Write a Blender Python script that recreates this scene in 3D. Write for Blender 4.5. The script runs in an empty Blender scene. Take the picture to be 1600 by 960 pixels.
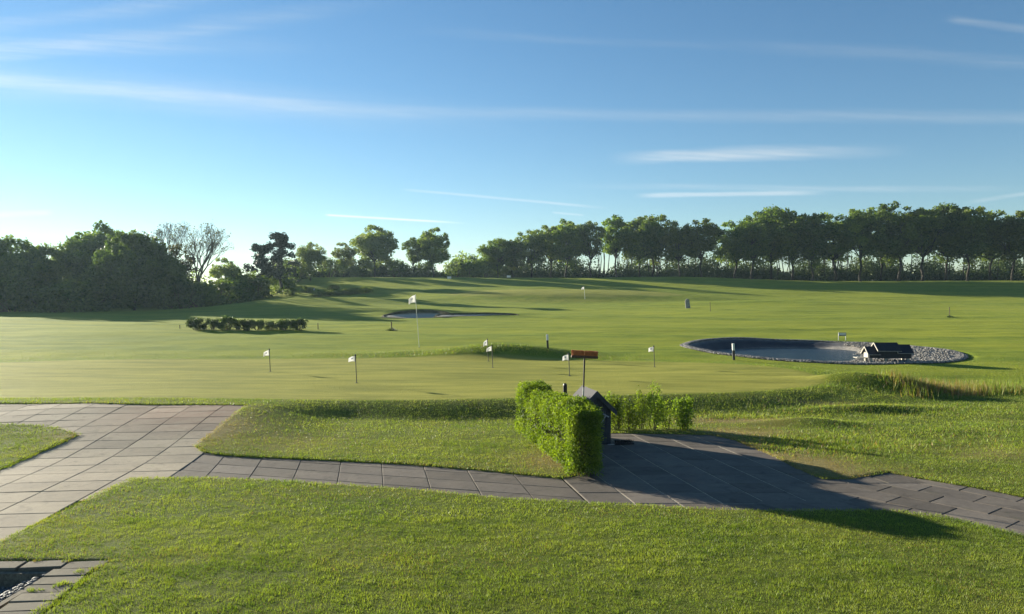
import bpy, bmesh, math, random
import numpy as np
from mathutils import Vector, Matrix, Euler, noise as mnoise

R = math.radians
rnd = random.Random(7)
rng = np.random.default_rng(11)
scene = bpy.context.scene
col = scene.collection

# ------------------------------------------------------------------ camera, sky, sun, exposure
F, CX, HY, CH = 1164.0, 800.0, 470.0, 2.8          # focal length in photo pixels, centre, horizon row, eye height
cam_d = bpy.data.cameras.new('camera')
cam_d.sensor_width = 36.0
cam_d.lens = 36.0 * F / 1600.0
cam_d.clip_start, cam_d.clip_end = 0.1, 6000.0
cam = bpy.data.objects.new('camera', cam_d)
cam.location = (0, 0, CH)
cam.rotation_euler = (R(90) - math.atan((480 - HY) / F), 0, 0)
col.objects.link(cam)
scene.camera = cam

SUN_AZ, SUN_EL = 51.0, 12.0                         # degrees left of the view direction, degrees up
SKY_STRENGTH, SUN_STRENGTH, EXPOSURE = 0.05, 5.0, 1.72
SKY_SAT = 1.12

world = bpy.data.worlds.new('World')
scene.world = world
world.use_nodes = True
wn, wl = world.node_tree.nodes, world.node_tree.links
wn.clear()
w_out = wn.new('ShaderNodeOutputWorld')
w_bg = wn.new('ShaderNodeBackground')
w_bg.inputs['Strength'].default_value = SKY_STRENGTH
w_sky = wn.new('ShaderNodeTexSky')
w_sky.sky_type = 'NISHITA'
w_sky.sun_disc = False
w_sky.sun_elevation = R(SUN_EL)
w_sky.sun_rotation = R(-SUN_AZ)
w_sky.altitude = 50
w_sky.air_density = 1.0
w_sky.dust_density = 0.02
w_sky.ozone_density = 2.7


def wmath(op, a, b=None, c=None, clamp=False):
    n = wn.new('ShaderNodeMath')
    n.operation = op
    n.use_clamp = clamp
    for i, v in enumerate((a, b, c)):
        if v is None:
            continue
        if isinstance(v, (int, float)):
            n.inputs[i].default_value = v
        else:
            wl.new(v, n.inputs[i])
    return n.outputs[0]


def wsmooth(v, lo, hi):
    n = wn.new('ShaderNodeMapRange')
    n.interpolation_type = 'SMOOTHSTEP'
    wl.new(v, n.inputs['Value'])
    n.inputs['From Min'].default_value = lo
    n.inputs['From Max'].default_value = hi
    return n.outputs['Result']


w_tc = wn.new('ShaderNodeTexCoord')
w_sep = wn.new('ShaderNodeSeparateXYZ')
wl.new(w_tc.outputs['Generated'], w_sep.inputs[0])
WX, WY, WZ = w_sep.outputs
w_ys = wmath('MAXIMUM', WY, 0.05)
WU = wmath('DIVIDE', WX, w_ys)                      # compass and height of the direction, north half of the sky
WV = wmath('DIVIDE', WZ, w_ys)
w_front = wsmooth(WY, 0.1, 0.4)
w_comb = wn.new('ShaderNodeCombineXYZ')
wl.new(WU, w_comb.inputs[0])
wl.new(wmath('MULTIPLY', WV, 7.0), w_comb.inputs[1])
w_noise = wn.new('ShaderNodeTexNoise')
w_noise.inputs['Scale'].default_value = 3.2
w_noise.inputs['Detail'].default_value = 7.0
w_noise.inputs['Roughness'].default_value = 0.58
wl.new(w_comb.outputs[0], w_noise.inputs['Vector'])
WN = wmath('SUBTRACT', w_noise.outputs[0], 0.5)
w_comb2 = wn.new('ShaderNodeCombineXYZ')
wl.new(wmath('MULTIPLY', WU, 9.0), w_comb2.inputs[0])
wl.new(wmath('ADD', wmath('MULTIPLY', WV, 150.0), wmath('MULTIPLY', WU, 9.0)), w_comb2.inputs[1])
w_noise2 = wn.new('ShaderNodeTexNoise')
w_noise2.inputs['Scale'].default_value = 1.0
w_noise2.inputs['Detail'].default_value = 8.0
w_noise2.inputs['Roughness'].default_value = 0.62
wl.new(w_comb2.outputs[0], w_noise2.inputs['Vector'])
WN2 = w_noise2.outputs[0]


def streak(x0, y0, x1, y1, width, amount, soft=0.25, bend=0.0, wob=0.5, endA=0.15, endB=0.15, frag=0.5):
    """a cirrus streak or contrail between two compass directions (given as photo columns and rows)"""
    u0, v0, u1, v1 = (x0 - CX) / F, (HY - y0) / F, (x1 - CX) / F, (HY - y1) / F
    L = math.hypot(u1 - u0, v1 - v0)
    cu, cv = (u1 - u0) / L, (v1 - v0) / L
    du = wmath('SUBTRACT', WU, u0)
    dv = wmath('SUBTRACT', WV, v0)
    t = wmath('DIVIDE', wmath('ADD', wmath('MULTIPLY', du, cu), wmath('MULTIPLY', dv, cv)), L)
    d = wmath('SUBTRACT', wmath('MULTIPLY', dv, cu), wmath('MULTIPLY', du, cv))
    if bend:
        d = wmath('SUBTRACT', d, wmath('MULTIPLY', wmath('MULTIPLY', t, wmath('SUBTRACT', 1.0, t)), 4 * bend / F))
    w = width / F
    d = wmath('ADD', d, wmath('MULTIPLY', WN, wob * w * 2))
    ends = wmath('MULTIPLY', wsmooth(t, 0.0, endA), wsmooth(t, 1.0, 1.0 - endB))
    prof = wsmooth(wmath('ABSOLUTE', d), w, w * soft * 0.3)
    fr = wmath('ADD', wmath('MULTIPLY', wsmooth(WN2, 0.32, 0.72), frag), 1.0 - frag)
    return wmath('MULTIPLY', wmath('MULTIPLY', wmath('MULTIPLY', ends, prof), fr), amount)


streaks = [
    streak(-120, 112, 820, 192, 17, 0.42, soft=0.1, bend=-4, wob=0.35, endA=0.05, endB=0.6, frag=0.55),
    streak(-120, 118, 900, 200, 40, 0.20, soft=0.1, wob=0.4, endA=0.05, endB=0.6, frag=0.3),
    streak(350, 176, 1900, 186, 15, 0.22, soft=0.1, wob=0.5, endA=0.35, endB=0.2, frag=0.5),
    streak(-150, 108, 680, -6, 22, 0.26, soft=0.1, wob=0.7, endA=0.05, endB=0.5, frag=0.6),
    streak(-150, 72, 560, 76, 26, 0.22, soft=0.1, wob=0.7, endA=0.05, endB=0.5, frag=0.6),
    streak(-150, 60, 420, -10, 18, 0.22, soft=0.1, wob=0.8, endA=0.05, endB=0.4, frag=0.6),
    streak(938, 250, 1450, 236, 14, 0.62, soft=0.6, bend=3, wob=0.85, endA=0.22, endB=0.55, frag=0.45),
    streak(985, 307, 1310, 300, 5.5, 0.55, soft=0.4, wob=0.6, endA=0.15, endB=0.3, frag=0.3),
    streak(505, 336, 740, 350, 2.4, 0.75, soft=0.4, wob=0.3, endA=0.05, endB=0.35, frag=0.2),
    streak(620, 296, 960, 326, 3.2, 0.32, soft=0.4, wob=0.7, endA=0.1, endB=0.2, frag=0.5),
    streak(860, 332, 915, 337, 2.5, 0.3, soft=0.4, wob=0.5, frag=0.5),
    streak(850, 291, 1620, 297, 7, 0.24, soft=0.3, wob=0.7, endA=0.3, endB=0.2, frag=0.6),
    streak(1470, 30, 1660, 54, 10, 0.28, soft=0.2, wob=0.8, endA=0.15, endB=0.2, frag=0.5),
    streak(1040, 66, 1800, 112, 16, 0.16, soft=0.1, wob=0.8, endA=0.4, endB=0.2, frag=0.6),
    streak(600, 48, 1200, 78, 10, 0.10, soft=0.1, wob=0.8, endA=0.3, endB=0.3, frag=0.6),
    streak(1500, 318, 1700, 290, 5, 0.26, soft=0.2, wob=0.7, endA=0.2, endB=0.2, frag=0.4),
    streak(-60, 338, 90, 333, 7, 0.2, soft=0.2, wob=0.7, frag=0.4),
]
w_sum = streaks[0]
for s_ in streaks[1:]:
    w_sum = wmath('SUBTRACT', wmath('ADD', w_sum, s_), wmath('MULTIPLY', w_sum, s_))
w_cloud = wmath('MULTIPLY', w_sum, w_front, clamp=True)
w_hsv = wn.new('ShaderNodeHueSaturation')
w_hsv.inputs['Saturation'].default_value = SKY_SAT
wl.new(w_sky.outputs[0], w_hsv.inputs['Color'])
w_bw = wn.new('ShaderNodeRGBToBW')
wl.new(w_hsv.outputs[0], w_bw.inputs[0])
w_cc = wn.new('ShaderNodeCombineColor')             # cloud: the light of the sky around it, whiter and brighter
for i, (m, a) in enumerate(((0.95, 1.9), (1.02, 2.25), (1.05, 2.5))):
    wl.new(wmath('ADD', wmath('MULTIPLY', w_bw.outputs[0], m), a), w_cc.inputs[i])
w_mix = wn.new('ShaderNodeMix')
w_mix.data_type = 'RGBA'
wl.new(w_cloud, w_mix.inputs['Factor'])
wl.new(w_hsv.outputs[0], w_mix.inputs[6])
wl.new(w_cc.outputs[0], w_mix.inputs[7])
wl.new(w_mix.outputs[2], w_bg.inputs['Color'])
wl.new(w_bg.outputs[0], w_out.inputs['Surface'])

sun_d = bpy.data.lights.new('sun', 'SUN')
sun_d.energy = SUN_STRENGTH
sun_d.angle = R(0.53)
sun_d.color = (1.0, 0.92, 0.74)
sun = bpy.data.objects.new('sun', sun_d)
_sd = Vector((-math.sin(R(SUN_AZ)) * math.cos(R(SUN_EL)), math.cos(R(SUN_AZ)) * math.cos(R(SUN_EL)), math.sin(R(SUN_EL))))
sun.rotation_euler = _sd.to_track_quat('Z', 'Y').to_euler()
sun.location = _sd * 60
col.objects.link(sun)

scene.view_settings.view_transform = 'Standard'
scene.view_settings.look = 'None'
scene.view_settings.gamma = 1.0
scene.view_settings.exposure = EXPOSURE
scene.view_settings.use_curve_mapping = False
scene.cycles.use_denoising = True
scene.cycles.max_bounces = 6
scene.cycles.diffuse_bounces = 3
scene.cycles.transparent_max_bounces = 8
scene.cycles.volume_bounces = 0


# ------------------------------------------------------------------ small helpers
def tag(o, label=None, cat=None, group=None, kind=None):
    if label:
        o['label'] = label
    if cat:
        o['category'] = cat
    if group:
        o['group'] = group
    if kind:
        o['kind'] = kind
    return o


def empty(name, loc=(0, 0, 0), rz=0.0):
    o = bpy.data.objects.new(name, None)
    o.location = loc
    o.rotation_euler = (0, 0, rz)
    col.objects.link(o)
    return o


def link(name, me, mat=None, parent=None):
    o = bpy.data.objects.new(name, me)
    if mat and not me.materials:
        me.materials.append(mat)
    if parent:
        o.parent = parent
    col.objects.link(o)
    return o


class MB:
    """collects boxes, tubes and loose faces into one mesh"""

    def __init__(s):
        s.v, s.f = [], []

    def box(s, cx, cy, cz, sx, sy, sz, M=None, bevel=0.0):
        b = len(s.v)
        hx, hy, hz = sx / 2, sy / 2, sz / 2
        if bevel:
            k = bevel
            ring = lambda z, i: [(-hx + i, -hy + i, z), (hx - i, -hy + i, z), (hx - i, hy - i, z), (-hx + i, hy - i, z)]
            pts = ring(-hz, k) + ring(-hz + k, 0) + ring(hz - k, 0) + ring(hz, k)
            fs = [(3, 2, 1, 0), (12, 13, 14, 15)]
            for r in range(3):
                for j in range(4):
                    fs.append((r * 4 + j, r * 4 + (j + 1) % 4, r * 4 + 4 + (j + 1) % 4, r * 4 + 4 + j))
        else:
            pts = [(-hx, -hy, -hz), (hx, -hy, -hz), (hx, hy, -hz), (-hx, hy, -hz), (-hx, -hy, hz), (hx, -hy, hz), (hx, hy, hz), (-hx, hy, hz)]
            fs = [(3, 2, 1, 0), (4, 5, 6, 7), (0, 1, 5, 4), (1, 2, 6, 5), (2, 3, 7, 6), (3, 0, 4, 7)]
        for p in pts:
            q = Vector((p[0] + cx, p[1] + cy, p[2] + cz))
            s.v.append(tuple(M @ q if M else q))
        s.f += [tuple(b + i for i in f) for f in fs]
        return s

    def tube(s, pts, radii, n=6, cap=True):
        pts = [Vector(p) for p in pts]
        b = len(s.v)
        prev = None
        for i, p in enumerate(pts):
            d = (pts[min(i + 1, len(pts) - 1)] - pts[max(i - 1, 0)])
            d = d.normalized() if d.length > 1e-9 else Vector((0, 0, 1))
            a = prev if prev is not None else (Vector((1, 0, 0)) if abs(d.x) < 0.9 else Vector((0, 1, 0)))
            a = (a - d * a.dot(d))
            a = a.normalized() if a.length > 1e-6 else d.orthogonal().normalized()
            prev = a
            c = d.cross(a)
            for k in range(n):
                t = 2 * math.pi * k / n
                s.v.append(tuple(p + (a * math.cos(t) + c * math.sin(t)) * radii[i]))
        for i in range(len(pts) - 1):
            for k in range(n):
                s.f.append((b + i * n + k, b + i * n + (k + 1) % n, b + (i + 1) * n + (k + 1) % n, b + (i + 1) * n + k))
        if cap:
            s.f.append(tuple(b + k for k in reversed(range(n))))
            s.f.append(tuple(b + (len(pts) - 1) * n + k for k in range(n)))
        return s

    def prism(s, poly, y0, y1, M=None):
        """poly: (x, z) outline, extruded along y"""
        b, n = len(s.v), len(poly)
        for y in (y0, y1):
            for (x, z) in poly:
                q = Vector((x, y, z))
                s.v.append(tuple(M @ q if M else q))
        s.f.append(tuple(b + i for i in range(n)))
        s.f.append(tuple(b + n + i for i in reversed(range(n))))
        for i in range(n):
            s.f.append((b + (i + 1) % n, b + i, b + n + i, b + n + (i + 1) % n))
        return s

    def mesh(s, name, smooth=False):
        me = bpy.data.meshes.new(name)
        me.from_pydata(s.v, [], s.f)
        me.update()
        if smooth:
            me.polygons.foreach_set('use_smooth', [True] * len(me.polygons))
        return me

    def build(s, name, mat, parent=None, smooth=False):
        return link(name, s.mesh(name, smooth), mat, parent)


def np_mesh(name, V, Fc, smooth=False, **attrs):
    """mesh from numpy arrays; Fc is an (n,3) or (n,4) array; attrs: per-vertex float or (n,3) colours"""
    me = bpy.data.meshes.new(name)
    k = Fc.shape[1]
    me.vertices.add(len(V))
    me.vertices.foreach_set('co', np.ascontiguousarray(V, np.float32).ravel())
    me.loops.add(Fc.size)
    me.loops.foreach_set('vertex_index', np.ascontiguousarray(Fc, np.int32).ravel())
    me.polygons.add(len(Fc))
    me.polygons.foreach_set('loop_start', np.arange(0, Fc.size, k, dtype=np.int32))
    me.polygons.foreach_set('loop_total', np.full(len(Fc), k, np.int32))
    if smooth:
        me.polygons.foreach_set('use_smooth', np.ones(len(Fc), bool))
    for an, a in attrs.items():
        a = np.asarray(a, np.float32)
        if a.ndim == 1:
            at = me.attributes.new(an, 'FLOAT', 'POINT')
            at.data.foreach_set('value', a)
        else:
            at = me.attributes.new(an, 'FLOAT_VECTOR', 'POINT')
            at.data.foreach_set('vector', np.ascontiguousarray(a).ravel())
    me.update(calc_edges=True)
    return me


def sstep(lo, hi, v):
    t = np.clip((v - lo) / (hi - lo), 0.0, 1.0)
    return t * t * (3 - 2 * t)


# ------------------------------------------------------------------ materials
class Mat:
    def __init__(s, name):
        s.m = bpy.data.materials.new(name)
        s.m.use_nodes = True
        s.n, s.l = s.m.node_tree.nodes, s.m.node_tree.links
        s.n.clear()
        s.out = s.n.new('ShaderNodeOutputMaterial')

    def node(s, t, **kw):
        n = s.n.new(t)
        for k, v in kw.items():
            setattr(n, k, v)
        return n

    def put(s, sock, v):
        if isinstance(v, bpy.types.NodeSocket):
            s.l.new(v, sock)
        elif isinstance(v, tuple) and len(v) == 3 and sock.type == 'RGBA':
            sock.default_value = (*v, 1)
        else:
            sock.default_value = v

    def math(s, op, a, b=None, clamp=False):
        n = s.node('ShaderNodeMath', operation=op, use_clamp=clamp)
        s.put(n.inputs[0], a)
        if b is not None:
            s.put(n.inputs[1], b)
        return n.outputs[0]

    def noise(s, scale, detail=4.0, rough=0.55, vec=None, dist=0.0):
        n = s.node('ShaderNodeTexNoise')
        n.inputs['Scale'].default_value = scale
        n.inputs['Detail'].default_value = detail
        n.inputs['Roughness'].default_value = rough
        n.inputs['Distortion'].default_value = dist
        if vec is not None:
            s.l.new(vec, n.inputs['Vector'])
        return n.outputs[0]

    def pos(s, sx=1, sy=1, sz=1, obj=False, rot=0.0):
        if obj:
            src = s.node('ShaderNodeTexCoord').outputs['Object']
        else:
            src = s.node('ShaderNodeNewGeometry').outputs['Position']
        m = s.node('ShaderNodeMapping')
        m.inputs['Scale'].default_value = (sx, sy, sz)
        m.inputs['Rotation'].default_value = (0, 0, rot)
        s.l.new(src, m.inputs[0])
        return m.outputs[0]

    def rng(s, v, lo, hi, a=0.0, b=1.0, smooth=True):
        n = s.node('ShaderNodeMapRange')
        if smooth:
            n.interpolation_type = 'SMOOTHSTEP'
        s.put(n.inputs['Value'], v)
        for k, x in (('From Min', lo), ('From Max', hi), ('To Min', a), ('To Max', b)):
            n.inputs[k].default_value = x
        return n.outputs['Result']

    def mix(s, fac, a, b, mode='MIX'):
        n = s.node('ShaderNodeMix', data_type='RGBA', blend_type=mode)
        s.put(n.inputs[0], fac)
        s.put(n.inputs[6], a)
        s.put(n.inputs[7], b)
        return n.outputs[2]

    def attr(s, name, out='Fac'):
        return s.node('ShaderNodeAttribute', attribute_name=name).outputs[out]

    def objrand(s):
        return s.node('ShaderNodeObjectInfo').outputs['Random']

    def bump(s, h, strength=0.3, dist=0.02):
        b = s.node('ShaderNodeBump')
        b.inputs['Strength'].default_value = strength
        b.inputs['Distance'].default_value = dist
        s.l.new(h, b.inputs['Height'])
        return b.outputs[0]

    def principled(s, color, rough=0.8, normal=None, spec=0.3, metallic=0.0, sheen=0.0, sheen_tint=None):
        p = s.node('ShaderNodeBsdfPrincipled')
        s.put(p.inputs['Base Color'], color)
        s.put(p.inputs['Roughness'], rough)
        s.put(p.inputs['Specular IOR Level'], spec)
        p.inputs['Metallic'].default_value = metallic
        if sheen:
            p.inputs['Sheen Weight'].default_value = sheen
            p.inputs['Sheen Roughness'].default_value = 0.6
            if sheen_tint:
                s.put(p.inputs['Sheen Tint'], sheen_tint)
        if normal:
            s.l.new(normal, p.inputs['Normal'])
        return p.outputs[0]

    def done(s, shader):
        s.l.new(shader, s.out.inputs['Surface'])
        return s.m


def plain(name, c, rough=0.7, var=0.15, nscale=9.0, metallic=0.0, spec=0.3, bump=0.15, bdist=0.004):
    m = Mat(name)
    n = m.noise(nscale, 6, 0.6, m.pos(obj=True))
    cc = m.mix(m.rng(n, 0.3, 0.7), tuple(x * (1 - var) for x in c), tuple(min(1, x * (1 + var)) for x in c))
    return m.done(m.principled(cc, rough, m.bump(n, bump, bdist), spec, metallic))


def leaf_mat(name, dark, light, trans=0.4, tcol=None, spec=0.2, rough=0.55):
    m = Mat(name)
    t = m.attr('tint')
    r = m.objrand()
    c = m.mix(t, dark, light)
    hs = m.node('ShaderNodeHueSaturation')
    m.put(hs.inputs['Hue'], m.rng(r, 0, 1, 0.485, 0.515, False))
    m.put(hs.inputs['Value'], m.rng(m.math('FRACT', m.math('MULTIPLY', r, 7.31)), 0, 1, 0.75, 1.4, False))
    m.put(hs.inputs['Color'], c)
    c = hs.outputs[0]
    p = m.principled(c, rough, None, spec)
    tr = m.node('ShaderNodeBsdfTranslucent')
    m.put(tr.inputs[0], m.mix(1.0, c, tcol or (1.5, 1.5, 0.5), 'MULTIPLY'))
    mx = m.node('ShaderNodeMixShader')
    mx.inputs[0].default_value = trans
    m.l.new(p, mx.inputs[1])
    m.l.new(tr.outputs[0], mx.inputs[2])
    return m.done(mx.outputs[0])


def slab_mat(name, base, warm, algae=None):
    m = Mat(name)
    g = m.pos()
    n1 = m.noise(1.3, 5, 0.6, g)
    n2 = m.noise(14.0, 6, 0.7, g)
    n3 = m.noise(120.0, 3, 0.6, g)
    c = m.mix(m.rng(n1, 0.3, 0.7), base, warm)
    c = m.mix(m.rng(n2, 0.35, 0.75, 0.0, 0.35), c, tuple(x * 0.62 for x in base))
    c = m.mix(m.rng(n3, 0.55, 0.8, 0.0, 0.25), c, tuple(min(1, x * 1.5) for x in base))
    n4 = m.noise(3.6, 6, 0.65, g, 0.6)
    c = m.mix(m.rng(n4, 0.52, 0.68, 0.0, 0.55), c, tuple(x * 0.55 for x in base))
    n5 = m.noise(2.1, 5, 0.7, m.pos(1, 1, 1, rot=1.0), 0.4)
    c = m.mix(m.rng(n5, 0.58, 0.72, 0.0, 0.45), c, (base[0] * 0.75, base[1] * 0.85, base[2] * 0.55))
    v = m.node('ShaderNodeTexVoronoi')
    v.inputs['Scale'].default_value = 16.0
    m.l.new(g, v.inputs['Vector'])
    c = m.mix(m.math('MULTIPLY', m.rng(v.outputs[0], 0.16, 0.06, 0.0, 0.5), m.rng(n1, 0.45, 0.6)), c, tuple(min(1, x * 1.7) for x in base))
    if algae:                                        # reddish algae on the damp far end of the path
        vd = m.node('ShaderNodeVectorMath', operation='DISTANCE')
        m.l.new(g, vd.inputs[0])
        vd.inputs[1].default_value = algae
        c = m.mix(m.math('MULTIPLY', m.rng(vd.outputs['Value'], 3.2, 0.6, 0.0, 0.75), m.rng(n4, 0.3, 0.6, 0.5, 1.0)), c, (0.215, 0.130, 0.088))
    hs = m.node('ShaderNodeHueSaturation')
    m.put(hs.inputs['Value'], m.rng(m.objrand(), 0, 1, 0.80, 1.16, False))
    m.put(hs.inputs['Color'], c)
    nn = m.math('ADD', m.math('MULTIPLY', n3, 0.4), n2)
    return m.done(m.principled(hs.outputs[0], 0.88, m.bump(nn, 0.4, 0.006), 0.12))


M = {}
M['leaf_oak'] = leaf_mat('oak leaves', (0.046, 0.084, 0.016), (0.150, 0.195, 0.034), 0.48)
M['leaf_dark'] = leaf_mat('dense dark leaves', (0.048, 0.084, 0.026), (0.125, 0.170, 0.042), 0.45)
M['leaf_pale'] = leaf_mat('pale spring leaves', (0.060, 0.098, 0.026), (0.155, 0.195, 0.048), 0.46)
M['leaf_brown'] = leaf_mat('brownish spring leaves', (0.050, 0.055, 0.028), (0.090, 0.095, 0.045), 0.35)
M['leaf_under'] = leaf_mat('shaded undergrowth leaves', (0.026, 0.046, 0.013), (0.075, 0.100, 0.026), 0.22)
M['needle'] = leaf_mat('pine needles', (0.016, 0.030, 0.018), (0.035, 0.055, 0.028), 0.12, (1.1, 1.1, 0.7))
M['leaf_hedge'] = leaf_mat('hedge leaves', (0.068, 0.112, 0.016), (0.240, 0.290, 0.046), 0.45, (1.35, 1.45, 0.35), 0.12, 0.6)
M['leaf_low'] = leaf_mat('low shrub leaves', (0.036, 0.062, 0.022), (0.100, 0.135, 0.046), 0.35, (1.2, 1.3, 0.6))
M['bark'] = plain('bark', (0.034, 0.028, 0.022), 0.9, 0.35, 6, bump=0.6, bdist=0.03)
M['bark_pale'] = plain('pale bark', (0.10, 0.085, 0.068), 0.9, 0.3, 6, bump=0.5, bdist=0.03)
M['stem'] = plain('woody stem', (0.085, 0.062, 0.036), 0.85, 0.3, 40)
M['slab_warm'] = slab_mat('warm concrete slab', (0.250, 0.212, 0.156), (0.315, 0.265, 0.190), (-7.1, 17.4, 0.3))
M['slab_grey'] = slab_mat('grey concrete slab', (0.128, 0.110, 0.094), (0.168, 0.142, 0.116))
M['slab_rust'] = slab_mat('small weathered slab', (0.135, 0.118, 0.088), (0.185, 0.158, 0.112))
M['joint'] = plain('sandy joint bed', (0.15, 0.128, 0.09), 0.95, 0.35, 30)
mm = Mat('white flag cloth')
p_ = mm.principled((0.80, 0.79, 0.78), 0.7)
tr_ = mm.node('ShaderNodeBsdfTranslucent')
tr_.inputs[0].default_value = (0.85, 0.84, 0.82, 1)
ms_ = mm.node('ShaderNodeMixShader')
ms_.inputs[0].default_value = 0.5
mm.l.new(p_, ms_.inputs[1])
mm.l.new(tr_.outputs[0], ms_.inputs[2])
M['white'] = mm.done(ms_.outputs[0])
M['joint_pale'] = plain('pale joint sand', (0.30, 0.265, 0.20), 0.95, 0.35, 30)
M['white_paint'] = plain('white paint', (0.72, 0.71, 0.68), 0.5, 0.08)
M['black_paint'] = plain('black paint', (0.018, 0.016, 0.017), 0.45, 0.2)
M['pole'] = plain('dark flag pole', (0.05, 0.045, 0.032), 0.5, 0.2)
M['pole_white'] = plain('pale flag pole', (0.72, 0.71, 0.62), 0.4, 0.08)
M['print'] = plain('faded flag print', (0.36, 0.37, 0.44), 0.7, 0.2, 60)
M['wood'] = plain('weathered stake wood', (0.11, 0.085, 0.055), 0.85, 0.3, 20)
M['cup'] = plain('hole liner', (0.03, 0.03, 0.03), 0.6, 0.2)
M['grey_board'] = plain('grey board', (0.23, 0.23, 0.22), 0.8, 0.2)
M['metal'] = plain('grey metal', (0.32, 0.33, 0.34), 0.4, 0.12, 30, 0.6)
M['bristle'] = plain('orange bristle', (0.46, 0.15, 0.045), 0.6, 0.3, 60)
M['broom_wood'] = plain('broom block', (0.085, 0.045, 0.028), 0.6, 0.25, 30)
M['hut_board'] = plain('blue black board', (0.022, 0.030, 0.042), 0.55, 0.25, 12, bump=0.3)
M['hut_roof'] = plain('grey roofing felt', (0.052, 0.051, 0.056), 0.85, 0.2, 60, bump=0.4)
M['duck_board'] = plain('black stained board', (0.012, 0.015, 0.023), 0.6, 0.25, 12)
M['pale_trim'] = plain('pale trim', (0.33, 0.31, 0.26), 0.6, 0.1)

# ------------------------------------------------------------------ the lie of the land
def vnoise(x, y, cell, seed):
    """smooth random field, 0 to 1"""
    t = np.random.default_rng(seed).uniform(0, 1, (256, 256))
    u, v = x / cell, y / cell
    i, j = np.floor(u).astype(int), np.floor(v).astype(int)
    a, b = u - i, v - j
    a, b = a * a * (3 - 2 * a), b * b * (3 - 2 * b)
    i0, j0, i1, j1 = i % 256, j % 256, (i + 1) % 256, (j + 1) % 256
    return (t[i0, j0] * (1 - a) + t[i1, j0] * a) * (1 - b) + (t[i0, j1] * (1 - a) + t[i1, j1] * a) * b


_ys = np.arange(-60, 1600, 0.25)


def _profile(nodes, smooth_from=34.0):
    d, z = zip(*nodes)
    p = np.interp(_ys, d, z)
    k = np.exp(-0.5 * (np.arange(-60, 61) * 0.25 / 4.5) ** 2)
    k /= k.sum()
    ps = np.convolve(np.pad(p, 60, mode='edge'), k, 'valid')
    w = sstep(smooth_from, smooth_from + 14, _ys)
    k2 = np.exp(-0.5 * (np.arange(-12, 13) * 0.25 / 1.0) ** 2)
    k2 /= k2.sum()
    pn = np.convolve(np.pad(p, 12, mode='edge'), k2, 'valid')
    return pn * (1 - w) + ps * w


P_C = _profile([(-60, 0), (17.5, 0), (20, 0.1), (26, 0.32), (30, 0.45), (45, 0.95), (65, 1.35), (80, 1.9), (100, 2.8), (118, 4.9),
                (132, 6.9), (142, 7.3), (160, 7.0), (200, 6.0), (300, 4), (700, 0), (1600, -4)])
P_L = _profile([(-60, 0), (17.5, 0), (20, 0.1), (26, 0.32), (30, 0.45), (45, 0.95), (65, 1.35), (80, 1.5), (90, 1.75), (110, 2.4),
                (140, 3.0), (200, 3), (300, 2), (700, -3), (1600, -6)])
P_R = _profile([(-60, 0), (17.5, 0), (24, 0.04), (27.5, 0.26), (31, 0.4), (40, 0.62), (52, 1.0), (65, 1.4), (80, 1.85), (98, 2.55),
                (112, 4.2), (126, 5.8), (140, 6.6), (160, 6.8), (220, 6.4), (300, 5), (700, 0), (1600, -4)])

GREEN = (-6.5, 24.6, 16.4, 5.75)                    # putting green: centre and half axes
POND = (14.1, 34.6, 5.95, 5.7, R(-14))              # pond: centre, half axes, turn
BUNKERS = [(-8.3, 66.0, 3.1, 3.6, R(14)), (-3.4, 66.6, 3.7, 1.05, R(-2))]
PIT = (-6.3, -4.82, 5.2, 7.72)                      # sunken pebble bed: x0, x1, y0, y1


def ell(x, y, e):
    cx, cy, rx, ry = e[:4]
    a = e[4] if len(e) > 4 else 0.0
    dx, dy = x - cx, y - cy
    u, v = dx * math.cos(a) + dy * math.sin(a), -dx * math.sin(a) + dy * math.cos(a)
    return np.sqrt((u / rx) ** 2 + (v / ry) ** 2)


def bump2(x, y, cx, cy, rx, ry, h, a=0.0, sharp=1.0):
    r = ell(x, y, (cx, cy, rx, ry, a))
    return h * np.exp(-np.power(r, 2.0 * sharp))


def green_mask(x, y, pad=0.0, soft=0.09):
    cx, cy, rx, ry = GREEN
    r = (np.abs((x - cx) / (rx + pad)) ** 2.6 + np.abs((y - cy) / (ry + pad)) ** 2.6) ** (1 / 2.6)
    return 1 - sstep(1.0 - soft * 0.15, 1.0 + soft, r)


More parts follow.
